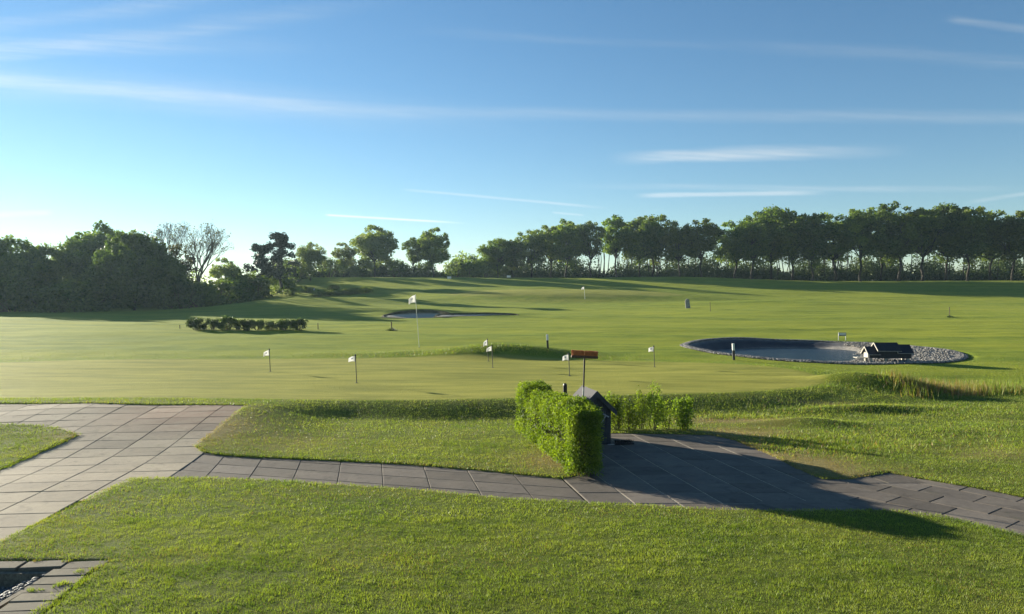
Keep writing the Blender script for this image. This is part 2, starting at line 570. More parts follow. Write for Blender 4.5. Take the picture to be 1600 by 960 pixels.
def ground(x, y, dips=True):
    x, y = np.asarray(x, float), np.asarray(y, float)
    a = x / np.maximum(y, 8.0)
    c = np.interp(y, _ys, P_C)
    l = np.interp(y, _ys, P_L)
    r = np.interp(y, _ys, P_R)
    wl_ = sstep(0.27, 0.45, -a)
    wr_ = sstep(0.22, 0.42, a)
    z = c * (1 - wl_) * (1 - wr_) + l * wl_ + r * wr_
    # the left path climbs a little towards the green
    z = z + 0.30 * sstep(12.5, 18.3, y) * sstep(3.6, 6.2, -x) * (1 - sstep(20, 24, y))
    # swale in front of the putting green
    z = z - 0.05 * np.exp(-((y - 17.4) / 1.1) ** 2) * sstep(-5.0, -1.0, x) * (1 - sstep(4.5, 6.5, x))
    g = green_mask(x, y, 0, 0.25)
    z = z * (1 - g) + g * (0.36 + 0.012 * (y - 24) + 0.03 * np.sin(x * 0.5) * np.sin(y * 0.4))
    # mound behind the green, ridges on the right, green of the far hole and its banks
    z = z + bump2(x, y, -0.2, 31.4, 3.0, 1.35, 0.46, R(5), 1.2)
    z = z + bump2(x, y, -5.5, 31.6, 3.5, 1.0, 0.10, 0, 1.0)
    z = z + bump2(x, y, 10.9, 22.5, 1.5, 0.55, 0.38, R(-32), 1.2)
    z = z + bump2(x, y, 8.8, 19.0, 1.8, 0.35, 0.12, R(12), 1.0)
    z = z + bump2(x, y, 6.7, 16.9, 0.9, 0.4, 0.12, R(-10), 1.0)
    z = z + bump2(x, y, 9.0, 103.0, 19, 6.5, 0.85, R(-3), 1.7)
    z = z + bump2(x, y, -6.0, 111.0, 11, 3.0, 0.5, R(12), 1.2)
    z = z + bump2(x, y, 14.0, 113.0, 12, 3.4, 0.4, R(-8), 1.2)
    z = z + bump2(x, y, -24.0, 92.0, 13, 5.0, 0.7, R(20), 1.2)
    z = z + bump2(x, y, 33.0, 88.0, 11, 5.0, 0.5, R(-12), 1.2)
    # gentle unevenness everywhere but on the paving
    z = z + (0.015 * np.sin(x * 1.7 + 0.6 * np.sin(y * 0.9)) * np.sin(y * 1.1 + 1.3) + 0.02 * np.sin(x * 0.45 + y * 0.7)) * sstep(14, 22, y + 0.6 * np.abs(x)) * (1 - g)
    z = z + 0.10 * np.sin(x * 0.11 + 1.1) * np.sin(y * 0.13) * sstep(40, 60, y)
    xr, yr = x + 0.1 * y, y - 0.07 * x
    z = z + ((vnoise(xr, yr * 3.2, 9.0, 8) - 0.5) * 0.16 + (vnoise(xr, yr * 3.0, 4.2, 9) - 0.5) * 0.07) * sstep(30, 46, y) * (1 - sstep(130, 160, y))
    z = z + (vnoise(x * 0.6, y, 0.8, 10) - 0.5) * 0.05 * sstep(5.5, 7.5, x) * sstep(12.0, 13.5, y + 0.25 * x) * (1 - sstep(24, 27, y))
    z = z + bump2(x, y, -8.6, 70.8, 4.5, 2.0, 0.45, R(14), 1.3) + bump2(x, y, -3.0, 68.6, 6.0, 1.2, 0.22, 0, 1.3)
    if dips:
        z = z - 1.2 * (1 - sstep(0.90, 1.01, ell(x, y, POND)))
        for b in BUNKERS:
            z = z - 0.9 * (1 - sstep(0.86, 1.02, ell(x, y, b)))
    return z


def gz(x, y):
    return float(ground(x, y, False))


def hit(px, py, d0=4.0, d1=400.0):
    """the point of the land seen at a photo column and row"""
    D = np.geomspace(d0, d1, 6000)
    z = ground((px - CX) / F * D, D, False)
    ray = CH - (py - HY) / F * D
    i = int(np.argmax(ray <= z))
    return Vector(((px - CX) / F * D[i], D[i], z[i]))


def up(px, py, D):
    return Vector(((px - CX) / F * D, D, CH - (py - HY) / F * D))


def poly_px(pts):
    out = []
    for p in pts:
        if p[0] == 'w':
            out.append((p[1], p[2]))
        else:
            h = hit(*p)
            out.append((h.x, h.y))
    return np.array(out)


PATH_LEFT = poly_px([('w', -5.85, 4.0), (0, 845), (100, 796), (204, 747), (300, 697), (318, 684), (345, 661), (384, 633), (300, 632), (200, 631.5), (0, 630),
                     ('w', -22, 17.9), ('w', -22, 15.8), (0, 662), (60, 664), (98, 670), (124, 679), (100, 691), (60, 708), (0, 734),
                     ('w', -8.35, 8.0), ('w', -8.3, 4.0)])
PATH_FRONT = poly_px([(185, 748), (280, 699), (300, 695), (312, 704), (335, 709), (370, 712), (500, 718), (640, 725), (760, 735), (880, 747), ('w', 1.05, 12.0),
                      ('w', 0.55, 15.7), (945, 676), (1108, 679), (1150, 688), (1200, 709), (1245, 732), (1285, 748), (1330, 748), (1390, 738), (1500, 757),
                      (1600, 776), ('w', 9.0, 8.6), ('w', 7.4, 7.4), (1600, 836), (1480, 808), (1395, 797), (1250, 797), (1130, 796), (1000, 789), (800, 779), (640, 764),
                      (500, 755), (400, 749), (311, 746)])


def poly_sd(poly, x, y):
    """signed distance, negative inside"""
    x, y = np.asarray(x, float), np.asarray(y, float)
    d = np.full(x.shape, 1e9)
    inside = np.zeros(x.shape, bool)
    n = len(poly)
    for i in range(n):
        ax, ay = poly[i]
        bx, by = poly[(i + 1) % n]
        ex, ey = bx - ax, by - ay
        t = np.clip(((x - ax) * ex + (y - ay) * ey) / (ex * ex + ey * ey + 1e-12), 0, 1)
        d = np.minimum(d, np.hypot(x - ax - t * ex, y - ay - t * ey))
        c = ((ay > y) != (by > y)) & (x < (bx - ax) * (y - ay) / (by - ay + 1e-12) + ax)
        inside ^= c
    return np.where(inside, -d, d)


def path_sd(x, y):
    return np.minimum(poly_sd(PATH_LEFT, x, y), poly_sd(PATH_FRONT, x, y))


def pit_sd(x, y):
    dx = np.maximum(PIT[0] - x, x - PIT[1])
    dy = np.maximum(PIT[2] - y, y - PIT[3])
    return np.maximum(dx, dy)


# ------------------------------------------------------------------ ground sheet
def axis(fine0, fine1, step, lo, hi, growth):
    a = list(np.arange(fine0, fine1 + 1e-6, step))
    s, v = step, a[-1]
    while v < hi:
        s *= growth
        v += s
        a.append(v)
    s, v, b = step, a[0], []
    while v > lo:
        s *= growth
        v -= s
        b.append(v)
    return np.array(b[::-1] + a)


gx = axis(-12.5, 11.0, 0.065, -1500, 1500, 1.05)
gy = axis(5.0, 21.0, 0.065, -40, 1500, 1.016)
X, Y = np.meshgrid(gx, gy)
Z = ground(X, Y)
near = (np.abs(X) < 26) & (Y > 2) & (Y < 23)
psd = np.full(X.shape, 9.0)
psd[near] = path_sd(X[near], Y[near])
edge_n = 0.035 * np.sin(X * 23.0 + 3 * np.sin(Y * 7)) * np.sin(Y * 19.0 + 1.7)
Z = Z - 0.085 * (1 - sstep(-0.03, 0.045, psd + edge_n * 0.6))
Z = Z - 0.55 * (1 - sstep(-0.02, 0.06, pit_sd(X, Y) - 0.08))
Z = Z - 0.05 * ((X > -6.4) & (X < -4.33 + 0.13 * (7.7 - np.minimum(Y, 7.7))) & (Y > 4.9) & (Y < 8.03))
slab_strip = (X > -5.3) & (X < -4.32) & (Y > 5.0) & (Y < 8.15)
# what grows where
a_green = green_mask(X, Y, -0.15, 0.03)
a_green = np.maximum(a_green, 1 - sstep(0.92, 1.0, ell(X, Y, (7.0, 103.0, 17, 5.0, R(-3)))))
a_rough = np.clip(bump2(X, Y, -0.4, 30.8, 4.4, 1.5, 1.0) + bump2(X, Y, 13.5, 19.0, 8, 6.0, 1.0, 0, 2) * sstep(5.0, 6.5, X) + bump2(X, Y, 9.0, 98.0, 18, 4.0, 0.8) + bump2(X, Y, 24, 108, 14, 9, 0.7), 0, 1)
a_rough = np.maximum(a_rough, 0.75 * np.clip(green_mask(X, Y, 0.9, 0.05) - green_mask(X, Y, -0.15, 0.03), 0, 1) * (Y > 22))
a_dry = np.zeros(X.shape)
for (px, py, rx, ry, k) in [(345, 668, 1.0, 1.6, 0.8), (420, 690, 1.6, 1.0, 0.5), (865, 720, 0.7, 0.9, 0.75), (1160, 676, 1.0, 0.7, 1.0), (1150, 657, 1.7, 0.5, 1.0), (1215, 702, 0.8, 1.4, 1.0), (1270, 728, 1.0, 1.3, 1.0),
                            (1300, 632, 1.4, 0.35, 0.8), (1540, 710, 1.3, 0.7, 0.55), (1350, 735, 1.2, 0.7, 0.5), (110, 682, 0.6, 0.4, 0.7), (700, 740, 2.0, 0.5, 0.3), (1500, 690, 2.5, 0.5, 0.3),
                            (750, 560, 4, 0.5, 0.35), (690, 545, 3.0, 0.8, 0.4), (880, 470, 14, 1.6, 0.55), (1130, 600, 3, 0.7, 0.3), (300, 640, 4, 0.6, 0.3)]:
    q = hit(px, py)
    a_dry = np.maximum(a_dry, bump2(X, Y, q.x, q.y, rx, ry, k))
a_under = (1 - sstep(19.0, 27.0, Y)) * (1 - green_mask(X, Y, -0.1, 0.03)) * 0.8
a_soil = np.zeros(X.shape)
for (px, py, rx, ry) in [(1205, 664, 0.8, 0.42), (1180, 672, 0.5, 0.3), (1215, 704, 0.45, 0.3), (318, 690, 0.25, 0.16)]:
    q = hit(px, py)
    a_soil = np.maximum(a_soil, bump2(X, Y, q.x, q.y, rx, ry, 0.9, 0, 1.5))
a_soil = np.maximum(a_soil, (1 - sstep(-0.02, 0.05, psd)) * 1.0)
a_soil = np.maximum(a_soil, np.exp(-(np.maximum(psd, 0) / 0.06) ** 2) * 0.5)
ny_, nx_ = X.shape
idx = np.arange(ny_ * nx_).reshape(ny_, nx_)
Fq = np.stack([idx[:-1, :-1], idx[:-1, 1:], idx[1:, 1:], idx[1:, :-1]], -1).reshape(-1, 4)

m = Mat('grassland')
gpos = m.pos()
n_big = m.noise(0.09, 4, 0.5, gpos)
n_mid = m.noise(0.9, 5, 0.6, gpos)
n_fine = m.noise(9.0, 6, 0.7, gpos)
n_vf = m.noise(60.0, 4, 0.7, gpos)
n_str = m.noise(1.0, 5, 0.6, m.pos(0.05, 0.55, 1, rot=R(-4)))
n_mow = m.noise(1.0, 3, 0.5, m.pos(0.012, 0.22, 1, rot=R(3)))
c_lawn = m.mix(m.rng(n_mid, 0.3, 0.7), (0.078, 0.112, 0.020), (0.165, 0.182, 0.036))
c_lawn = m.mix(m.rng(n_str, 0.44, 0.58, 0, 0.85), c_lawn, (0.200, 0.205, 0.042))
c_lawn = m.mix(m.rng(n_mow, 0.45, 0.55, 0.0, 0.55), c_lawn, (0.225, 0.220, 0.050))
n_pat = m.noise(1.0, 6, 0.7, m.pos(0.22, 1.1, 1, rot=R(-7)))
c_lawn = m.mix(m.rng(n_pat, 0.42, 0.7, 0.0, 0.6), c_lawn, (0.062, 0.098, 0.018))
c_lawn = m.mix(m.rng(n_big, 0.35, 0.7, 0, 0.35), c_lawn, (0.085, 0.120, 0.026))
n_gstr = m.noise(1.0, 6, 0.65, m.pos(0.35, 1.7, 1, rot=R(8)))
c_green = m.mix(m.rng(n_gstr, 0.3, 0.7), (0.140, 0.134, 0.062), (0.255, 0.226, 0.115))
c_rough = m.mix(m.rng(n_mid, 0.35, 0.65), (0.070, 0.110, 0.020), (0.150, 0.180, 0.030))
c_rough = m.mix(m.rng(n_fine, 0.4, 0.7, 0, 0.5), c_rough, (0.060, 0.080, 0.022))
c = m.mix(m.attr('rough'), c_lawn, c_rough)
c = m.mix(m.attr('green'), c, c_green)
c_dry = m.mix(m.rng(n_fine, 0.3, 0.7), (0.150, 0.120, 0.055), (0.290, 0.235, 0.110))
dryf = m.math('MULTIPLY', m.attr('dry'), m.rng(n_mid, 0.3, 0.6, 0.35, 1.0))
c = m.mix(dryf, c, c_dry)
c_soil = m.mix(m.rng(n_fine, 0.3, 0.7), (0.045, 0.034, 0.022), (0.095, 0.075, 0.050))
c = m.mix(m.math('MULTIPLY', m.attr('soil'), m.rng(n_fine, 0.25, 0.5, 0.6, 1.0)), c, c_soil)
c = m.mix(m.rng(n_vf, 0.3, 0.75, 0.0, 0.30), c, m.mix(0.5, c, (0.03, 0.05, 0.01)))
c = m.mix(1.0, c, (1.14, 1.22, 0.46), 'MULTIPLY')
c = m.mix(m.attr('under'), c, m.mix(m.attr('dry'), (0.050, 0.066, 0.014), m.mix(m.rng(n_fine, 0.3, 0.7), (0.13, 0.095, 0.052), (0.23, 0.172, 0.098))))
n_rel = m.noise(1.0, 5, 0.6, m.pos(0.12, 0.5, 1, rot=R(6)))
hgt = m.math('ADD', m.math('MULTIPLY', n_fine, 0.7), m.math('MULTIPLY', n_vf, 0.5))
hgt = m.math('ADD', hgt, m.math('MULTIPLY', n_rel, 3.0))
sh = m.principled(c, 0.85, m.bump(hgt, 0.6, 0.06), 0.05, 0.0, 0.06, (0.75, 0.8, 0.25))
M['grassland'] = m.done(sh)

ground_o = link('ground', np_mesh('ground', np.stack([X, Y, Z], -1).reshape(-1, 3), Fq, True, green=a_green.ravel(), rough=a_rough.ravel(), dry=a_dry.ravel(), soil=a_soil.ravel(), under=(a_under * (1 - a_soil)).ravel()), M['grassland'])
tag(ground_o, 'rolling mown grassland of the golf course', kind='structure')


# ------------------------------------------------------------------ paving
def slab_mesh(name, ux, uy, vx, vy, gap, mat, t=0.05, bev=0.007):
    """a slab whose edges run along u and v (full pitch; the joint is left open)"""
    lu, lv = math.hypot(ux, uy), math.hypot(vx, vy)
    su, sv = 1 - gap / lu, 1 - gap / lv
    vs, fs = [], []
    for z, k in ((-t, 0.0), (-bev, 0.0), (0.0, bev)):
        for (a, b) in ((-1, -1), (1, -1), (1, 1), (-1, 1)):
            fa, fb = a * (su / 2 - k / lu), b * (sv / 2 - k / lv)
            vs.append((ux * fa + vx * fb, uy * fa + vy * fb, z))
    for r in range(2):
        for j in range(4):
            fs.append((r * 4 + j, r * 4 + (j + 1) % 4, r * 4 + 4 + (j + 1) % 4, r * 4 + 4 + j))
    fs.append((8, 9, 10, 11))
    me = bpy.data.meshes.new(name)
    me.from_pydata(vs, [], fs)
    me.materials.append(mat)
    me.update()
    return me


def lay(name, label, poly, origin, u, v, iu, jv, mat, gap=0.011, stagger=0.0, keep=None, margin=0.28, tilt=0.22, drop=0.0, joint='joint', bed_z=0.044):
    """a field of slabs, each one an object, on a bed that carries them"""
    bed = MB()
    me = slab_mesh('slab', u[0], u[1], v[0], v[1], gap, mat)
    root = None
    cells = []
    for j in range(*jv):
        for i in range(*iu):
            oi = i + (stagger * (j % 2))
            x = origin[0] + u[0] * (oi + 0.5) + v[0] * (j + 0.5)
            y = origin[1] + u[1] * (oi + 0.5) + v[1] * (j + 0.5)
            if float(poly_sd(poly, x, y)) > margin or (keep and not keep(x, y)):
                continue
            cells.append((x, y))
    # bed: one quad per slab a little below, a continuous sandy layer
    V, Fc = [], []
    for (x, y) in cells:
        b = len(V)
        for (a, c_) in ((-.5, -.5), (.5, -.5), (.5, .5), (-.5, .5)):
            xx, yy = x + u[0] * a + v[0] * c_, y + u[1] * a + v[1] * c_
            V.append((xx, yy, gz(xx, yy) - bed_z))
        Fc.append((b, b + 1, b + 2, b + 3))
    me_b = bpy.data.meshes.new(name)
    me_b.from_pydata(V, [], Fc)
    me_b.update()
    root = link(name, me_b, M[joint])
    tag(root, label, kind='structure')
    for (x, y) in cells:
        o = bpy.data.objects.new('slab', me)
        o.parent = root
        e = 0.3
        nrm = Vector((gz(x - e, y) - gz(x + e, y), gz(x, y - e) - gz(x, y + e), 2 * e)).normalized()
        q = Vector((0, 0, 1)).rotation_difference(nrm)
        q = Euler((R(rnd.uniform(-tilt, tilt)), R(rnd.uniform(-tilt, tilt)), R(rnd.uniform(-.3, .3)))).to_quaternion() @ q
        o.rotation_mode = 'QUATERNION'
        o.rotation_quaternion = q
        o.location = (x, y, gz(x, y) - 0.024 - drop + rnd.uniform(-0.002, 0.002))
        col.objects.link(o)
    return root


un = Vector((-0.1, 1.0)).normalized()
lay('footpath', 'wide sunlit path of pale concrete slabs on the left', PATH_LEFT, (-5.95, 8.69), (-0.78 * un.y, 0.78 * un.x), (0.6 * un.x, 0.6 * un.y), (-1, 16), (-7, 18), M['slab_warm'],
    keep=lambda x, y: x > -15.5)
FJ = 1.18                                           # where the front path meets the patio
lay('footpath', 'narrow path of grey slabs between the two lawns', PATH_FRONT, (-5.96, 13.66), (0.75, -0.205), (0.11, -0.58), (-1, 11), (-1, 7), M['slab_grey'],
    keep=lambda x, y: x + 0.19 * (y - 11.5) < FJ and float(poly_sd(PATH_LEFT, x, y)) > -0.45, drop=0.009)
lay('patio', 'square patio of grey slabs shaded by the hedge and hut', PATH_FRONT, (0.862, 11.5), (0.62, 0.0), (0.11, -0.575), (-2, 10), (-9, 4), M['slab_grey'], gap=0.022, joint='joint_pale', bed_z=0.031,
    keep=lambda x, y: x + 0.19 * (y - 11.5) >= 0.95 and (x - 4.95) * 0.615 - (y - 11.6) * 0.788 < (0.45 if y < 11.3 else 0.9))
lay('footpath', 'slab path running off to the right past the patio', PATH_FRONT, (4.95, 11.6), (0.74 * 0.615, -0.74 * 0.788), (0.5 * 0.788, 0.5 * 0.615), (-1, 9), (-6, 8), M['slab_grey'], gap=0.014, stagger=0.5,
    drop=0.003, keep=lambda x, y: (x - 4.95) * 0.615 - (y - 11.6) * 0.788 > 0.05)

# ------------------------------------------------------------------ sunken pebble bed with its border of small slabs
px0, px1, py0, py1 = PIT
bm_ = MB()
bm_.box((px0 + px1) / 2, (py0 + py1) / 2, -0.235, px1 - px0, py1 - py0, 0.04)
bm_.box((px0 + px1) / 2, py1 + 0.03, -0.19, px1 - px0 + 0.12, 0.06, 0.30)
bm_.box(px1 + 0.03, (py0 + py1) / 2, -0.19, 0.06, py1 - py0, 0.30)
bed = bm_.build('pebble_bed', M['joint'])
tag(bed, 'sunken shady bed beside the lawn', kind='structure')


def stone_mesh_arrays(n, pts, r0, r1, flat=0.6, seed=1):
    """many small rounded stones in one array pair"""
    g = np.random.default_rng(seed)
    t = (1 + 5 ** 0.5) / 2
    iv = np.array([(-1, t, 0), (1, t, 0), (-1, -t, 0), (1, -t, 0), (0, -1, t), (0, 1, t), (0, -1, -t), (0, 1, -t), (t, 0, -1), (t, 0, 1), (-t, 0, -1), (-t, 0, 1)]) / math.hypot(1, t)
    fi = np.array([(0, 11, 5), (0, 5, 1), (0, 1, 7), (0, 7, 10), (0, 10, 11), (1, 5, 9), (5, 11, 4), (11, 10, 2), (10, 7, 6), (7, 1, 8), (3, 9, 4), (3, 4, 2), (3, 2, 6), (3, 6, 8), (3, 8, 9), (4, 9, 5), (2, 4, 11), (6, 2, 10), (8, 6, 7), (9, 8, 1)])
    sc = g.uniform(r0, r1, n)
    an = g.uniform(0, 2 * math.pi, n)
    el_ = g.uniform(0.7, 1.35, (n, 2))
    V = np.repeat(iv[None], n, 0) * (1 + g.uniform(-0.14, 0.14, (n, 12, 1)))
    V[:, :, 0] *= (sc * el_[:, 0])[:, None]
    V[:, :, 1] *= (sc * el_[:, 1])[:, None]
    V[:, :, 2] *= (sc * flat)[:, None]
    c_, s_ = np.cos(an)[:, None], np.sin(an)[:, None]
    x, y = V[:, :, 0] * c_ - V[:, :, 1] * s_, V[:, :, 0] * s_ + V[:, :, 1] * c_
    V[:, :, 0], V[:, :, 1] = x, y
    V += pts[:, None, :]
    Fc = (fi[None] + (np.arange(n) * 12)[:, None, None]).reshape(-1, 3)
    tint = np.repeat(g.uniform(0, 1, n), 12)
    return V.reshape(-1, 3), Fc, tint


def stone_mat(name, dark, light):
    mm = Mat(name)
    n = mm.noise(40, 4, 0.6, mm.pos())
    cc = mm.mix(mm.attr('tint'), dark, light)
    cc = mm.mix(mm.rng(n, 0.35, 0.7, 0, 0.3), cc, tuple(x * 0.5 for x in dark))
    return mm.done(mm.principled(cc, 0.75, mm.bump(n, 0.3, 0.006), 0.3))


M['pebble'] = stone_mat('grey pebbles', (0.06, 0.065, 0.068), (0.20, 0.20, 0.19))
M['pond_stone'] = stone_mat('pale pond stones', (0.085, 0.082, 0.078), (0.27, 0.255, 0.235))
n = 3200
pts = np.stack([rng.uniform(px0, px1, n), rng.uniform(py0, py1, n), np.zeros(n)], -1)
pts[:, 2] = -0.20 + 0.14 * np.exp(-((pts[:, 0] - px1) / 0.25) ** 2) + rng.uniform(0, 0.02, n)
V, Fc, ti = stone_mesh_arrays(n, pts, 0.012, 0.034, 0.6, 5)
tag(link('pebbles', np_mesh('pebbles', V, Fc, True, tint=ti), M['pebble']), 'grey pebbles filling the sunken bed', kind='stuff')

border = empty('slab_border', (0, 0, 0))
tag(border, 'low border of small weathered slabs round the sunken pebble bed', 'paving')
k = 0
for (x, y, sx, sy) in [(-4.54, 7.90, 0.42, 0.22), (-4.98, 7.92, 0.43, 0.21), (-5.44, 7.90, 0.43, 0.22), (-5.88, 7.92, 0.43, 0.21)] + [(-4.58 + 0.03 * j, 7.675 - 0.215 * j, 0.42, 0.205) for j in range(12)]:
    ms = MB()
    ms.box(0, 0, -0.03, sx, sy, 0.06, bevel=0.010)
    o = ms.build('slab', M['slab_rust'], border)
    o.location = (x, y, -0.004 + rnd.uniform(-0.004, 0.004))
    o.rotation_euler = (R(rnd.uniform(-.6, .6)), R(rnd.uniform(-.6, .6)), R(rnd.uniform(-2, 2) + 5))

# ------------------------------------------------------------------ pond
cx, cy, rx, ry, rot = POND
nr, na = 34, 160
rr = np.linspace(1.0, 0.0, nr)
aa = np.linspace(0, 2 * math.pi, na, endpoint=False)
RR, AA = np.meshgrid(rr, aa, indexing='ij')
ex = RR * rx * np.cos(AA)
ey = RR * ry * np.sin(AA)
PX = cx + ex * math.cos(rot) - ey * math.sin(rot)
PY = cy + ex * math.sin(rot) + ey * math.cos(rot)
# the bowl is deepest left of the middle; a stony beach fills its right end
rimz = ground(cx + (rx * np.cos(aa)) * math.cos(rot) - (ry * np.sin(aa)) * math.sin(rot), cy + (rx * np.cos(aa)) * math.sin(rot) + (ry * np.sin(aa)) * math.cos(rot), False)[None, :]
WATER = 0.30
inset = (1 - RR) * 5.8                               # metres in from the rim
beach = sstep(0.25, 0.95, np.cos(AA + 0.25))         # 1 towards the right end
farleft = sstep(0.1, 0.7, np.sin(AA - 0.75))
run = 0.9 + 3.2 * beach + 0.9 * (1 - beach) * sstep(-0.2, 0.5, np.sin(AA)) * (1 - farleft)
PZ = rimz + 0.03 - (rimz - WATER + 0.03) * sstep(0.0, 1.0, inset / run * 0.5 + 0.0) * 2.0 * 0.9 - 0.5 * sstep(0.9, 3.2, inset - run * 0.6)
PZ = np.maximum(PZ, -0.75)
PZ = PZ + 0.02 * np.sin(PX * 5) * np.sin(PY * 4.3) * (RR < 0.99)
PV = np.stack([PX, PY, PZ], -1).reshape(-1, 3)
idp = np.arange(nr * na).reshape(nr, na)
PF = np.stack([idp[:-1], np.roll(idp[:-1], -1, 1), np.roll(idp[1:], -1, 1), idp[1:]], -1).reshape(-1, 4)
leftq = sstep(0.35, 0.8, -np.cos(AA))
liner = (np.maximum(farleft, leftq) * (1 - beach) * sstep(0.25, 0.4, inset) * (1 - (1 - leftq) * sstep(0.8, 1.1, inset))).ravel()
mm = Mat('pond basin')
n1 = mm.noise(7, 5, 0.65, mm.pos())
c1 = mm.mix(mm.rng(n1, 0.3, 0.7), (0.16, 0.145, 0.125), (0.33, 0.30, 0.26))
c1 = mm.mix(mm.attr('liner'), c1, (0.018, 0.023, 0.036))
M['basin'] = mm.done(mm.principled(c1, 0.7, mm.bump(n1, 0.4, 0.04), 0.3))
tag(link('pond_basin', np_mesh('pond_basin', PV, PF, True, liner=liner), M['basin']), 'sloping pond bed of black liner and gravel', kind='structure')
mm = Mat('pond water')
n1 = mm.noise(5.0, 3, 0.5, mm.pos(1, 2.2, 1))
p = mm.node('ShaderNodeBsdfPrincipled')
p.inputs['Base Color'].default_value = (0.012, 0.022, 0.028, 1)
p.inputs['Roughness'].default_value = 0.2
p.inputs['IOR'].default_value = 1.33
mm.put(p.inputs['Normal'], mm.bump(n1, 0.8, 0.08))
M['water'] = mm.done(p.outputs[0])
wv = [(cx + 0.98 * (rx * math.cos(a)) * math.cos(rot) - 0.98 * (ry * math.sin(a)) * math.sin(rot), cy + 0.98 * rx * math.cos(a) * math.sin(rot) + 0.98 * ry * math.sin(a) * math.cos(rot), WATER) for a in aa]
me = bpy.data.meshes.new('pond_water')
me.from_pydata(wv, [], [tuple(range(na))])
tag(link('pond_water', me, M['water']), 'still dark water of the round pond', kind='structure')
# stones: a band round the rim and the beach at the right end
g = np.random.default_rng(3)
n = 17000
ia = g.uniform(0, 2 * math.pi, n)
be = sstep(0.2, 0.95, np.cos(ia + 0.25))
fl = sstep(0.1, 0.7, np.sin(ia - 0.75)) * (1 - be)
ins = np.where(g.uniform(0, 1, n) < 0.45, g.uniform(-0.10, 0.26, n), g.uniform(0, 1, n) ** 1.2 * (0.5 + 3.8 * be + 0.8 * (1 - be) * (1 - fl)))
ins = np.where(fl > 0.5, np.minimum(ins, g.uniform(-0.15, 0.22, n)), ins)
Rr = 1 - ins / 5.8
sx_ = cx + Rr * rx * np.cos(ia) * math.cos(rot) - Rr * ry * np.sin(ia) * math.sin(rot)
sy_ = cy + Rr * rx * np.cos(ia) * math.sin(rot) + Rr * ry * np.sin(ia) * math.cos(rot)
ai = np.clip((ia / (2 * math.pi) * na).astype(int), 0, na - 1)
ri = np.clip(((1 - Rr) * (nr - 1)).astype(int), 0, nr - 1)
sz_ = np.where(ins > 0, PZ[ri, ai], ground(sx_, sy_, False) + 0.01)
keep_s = sz_ > WATER - 0.06
pts = np.stack([sx_, sy_, sz_ + 0.015], -1)[keep_s]
V, Fc, ti = stone_mesh_arrays(len(pts), pts, 0.022, 0.062, 0.55, 6)
tag(link('pond_stones', np_mesh('pond_stones', V, Fc, True, tint=ti), M['pond_stone']), 'pale stones edging the pond', kind='stuff')

# ------------------------------------------------------------------ sand bunkers
mm = Mat('bunker sand')
n1 = mm.noise(3.0, 6, 0.65, mm.pos())
c1 = mm.mix(mm.rng(n1, 0.3, 0.7), (0.36, 0.315, 0.25), (0.46, 0.40, 0.31))
c1 = mm.mix(mm.attr('lip'), c1, mm.mix(mm.rng(n1, 0.35, 0.65), (0.050, 0.050, 0.022), (0.105, 0.090, 0.045)))
M['sand'] = mm.done(mm.principled(c1, 0.95, mm.bump(n1, 0.5, 0.08), 0.1))
for bi, (bx, by, brx, bry, brot) in enumerate(BUNKERS):
    nr2, na2 = 16, 96
    r2 = np.concatenate([[1.06, 1.0, 0.965], np.linspace(0.93, 0, nr2 - 3)])
    a2 = np.linspace(0, 2 * math.pi, na2, endpoint=False)
    R2, A2 = np.meshgrid(r2, a2, indexing='ij')
    wob = 1 + 0.06 * np.sin(3 * A2 + bi) + 0.04 * np.sin(5 * A2 + 2)
    e1, e2 = R2 * wob * brx * np.cos(A2), R2 * wob * bry * np.sin(A2)
    bxx = bx + e1 * math.cos(brot) - e2 * math.sin(brot)
    byy = by + e1 * math.sin(brot) + e2 * math.cos(brot)
    zb = ground(bxx, byy, False)
    far = sstep(-0.15, 0.5, np.sin(A2))
    zrim = zb + 0.10 * far * (R2 > 0.96)
    floor_z = gz(bx, by - bry * 0.9) - (0.12, 0.0)[bi]
    t_ = sstep(1.0, 0.80, R2)
    zf = zrim * (1 - t_) + (floor_z + (0.25, 0.05)[bi] * far * sstep(0.3, 0.9, R2)) * t_
    zf = np.where(R2 > 1.03, zb - 0.06, zf + 0.02)
    lip = ((R2 > 0.86) & (far > 0.25)).astype(float)
    lip = np.maximum(lip, (R2 > 0.985).astype(float))
    ib = np.arange(nr2 * na2).reshape(nr2, na2)
    FB = np.stack([ib[:-1], np.roll(ib[:-1], -1, 1), np.roll(ib[1:], -1, 1), ib[1:]], -1).reshape(-1, 4)
    o = link('sand_bunker', np_mesh('sand_bunker', np.stack([bxx, byy, zf], -1).reshape(-1, 3), FB, True, lip=lip.ravel()), M['sand'])
    tag(o, ['pale sand bunker with a steep grassy lip on the fairway, left one behind the tall flag', 'shallow sand bunker with a long dark lip, right one beside the tall flag'][bi], kind='structure')


# ------------------------------------------------------------------ foliage builders
def leaf_arrays(C, size, g, out=None, outw=0.5, narrow=0.55):
    """a diamond shaped leaf at every point of C"""
    n = len(C)
    d = g.normal(size=(n, 3))
    d /= np.linalg.norm(d, axis=1)[:, None] + 1e-9
    if out is not None:
        d = d + out * outw
        d /= np.linalg.norm(d, axis=1)[:, None] + 1e-9
    a = np.cross(d, g.normal(size=(n, 3)))
    a /= np.linalg.norm(a, axis=1)[:, None] + 1e-9
    b = np.cross(d, a)
    s = (size * g.uniform(0.65, 1.35, n))[:, None]
    V = np.stack([C - a * s, C + b * s * narrow + d * s * 0.12, C + a * s, C - b * s * narrow + d * s * 0.12], 1)
    return V.reshape(-1, 3), np.arange(n * 4).reshape(-1, 4)


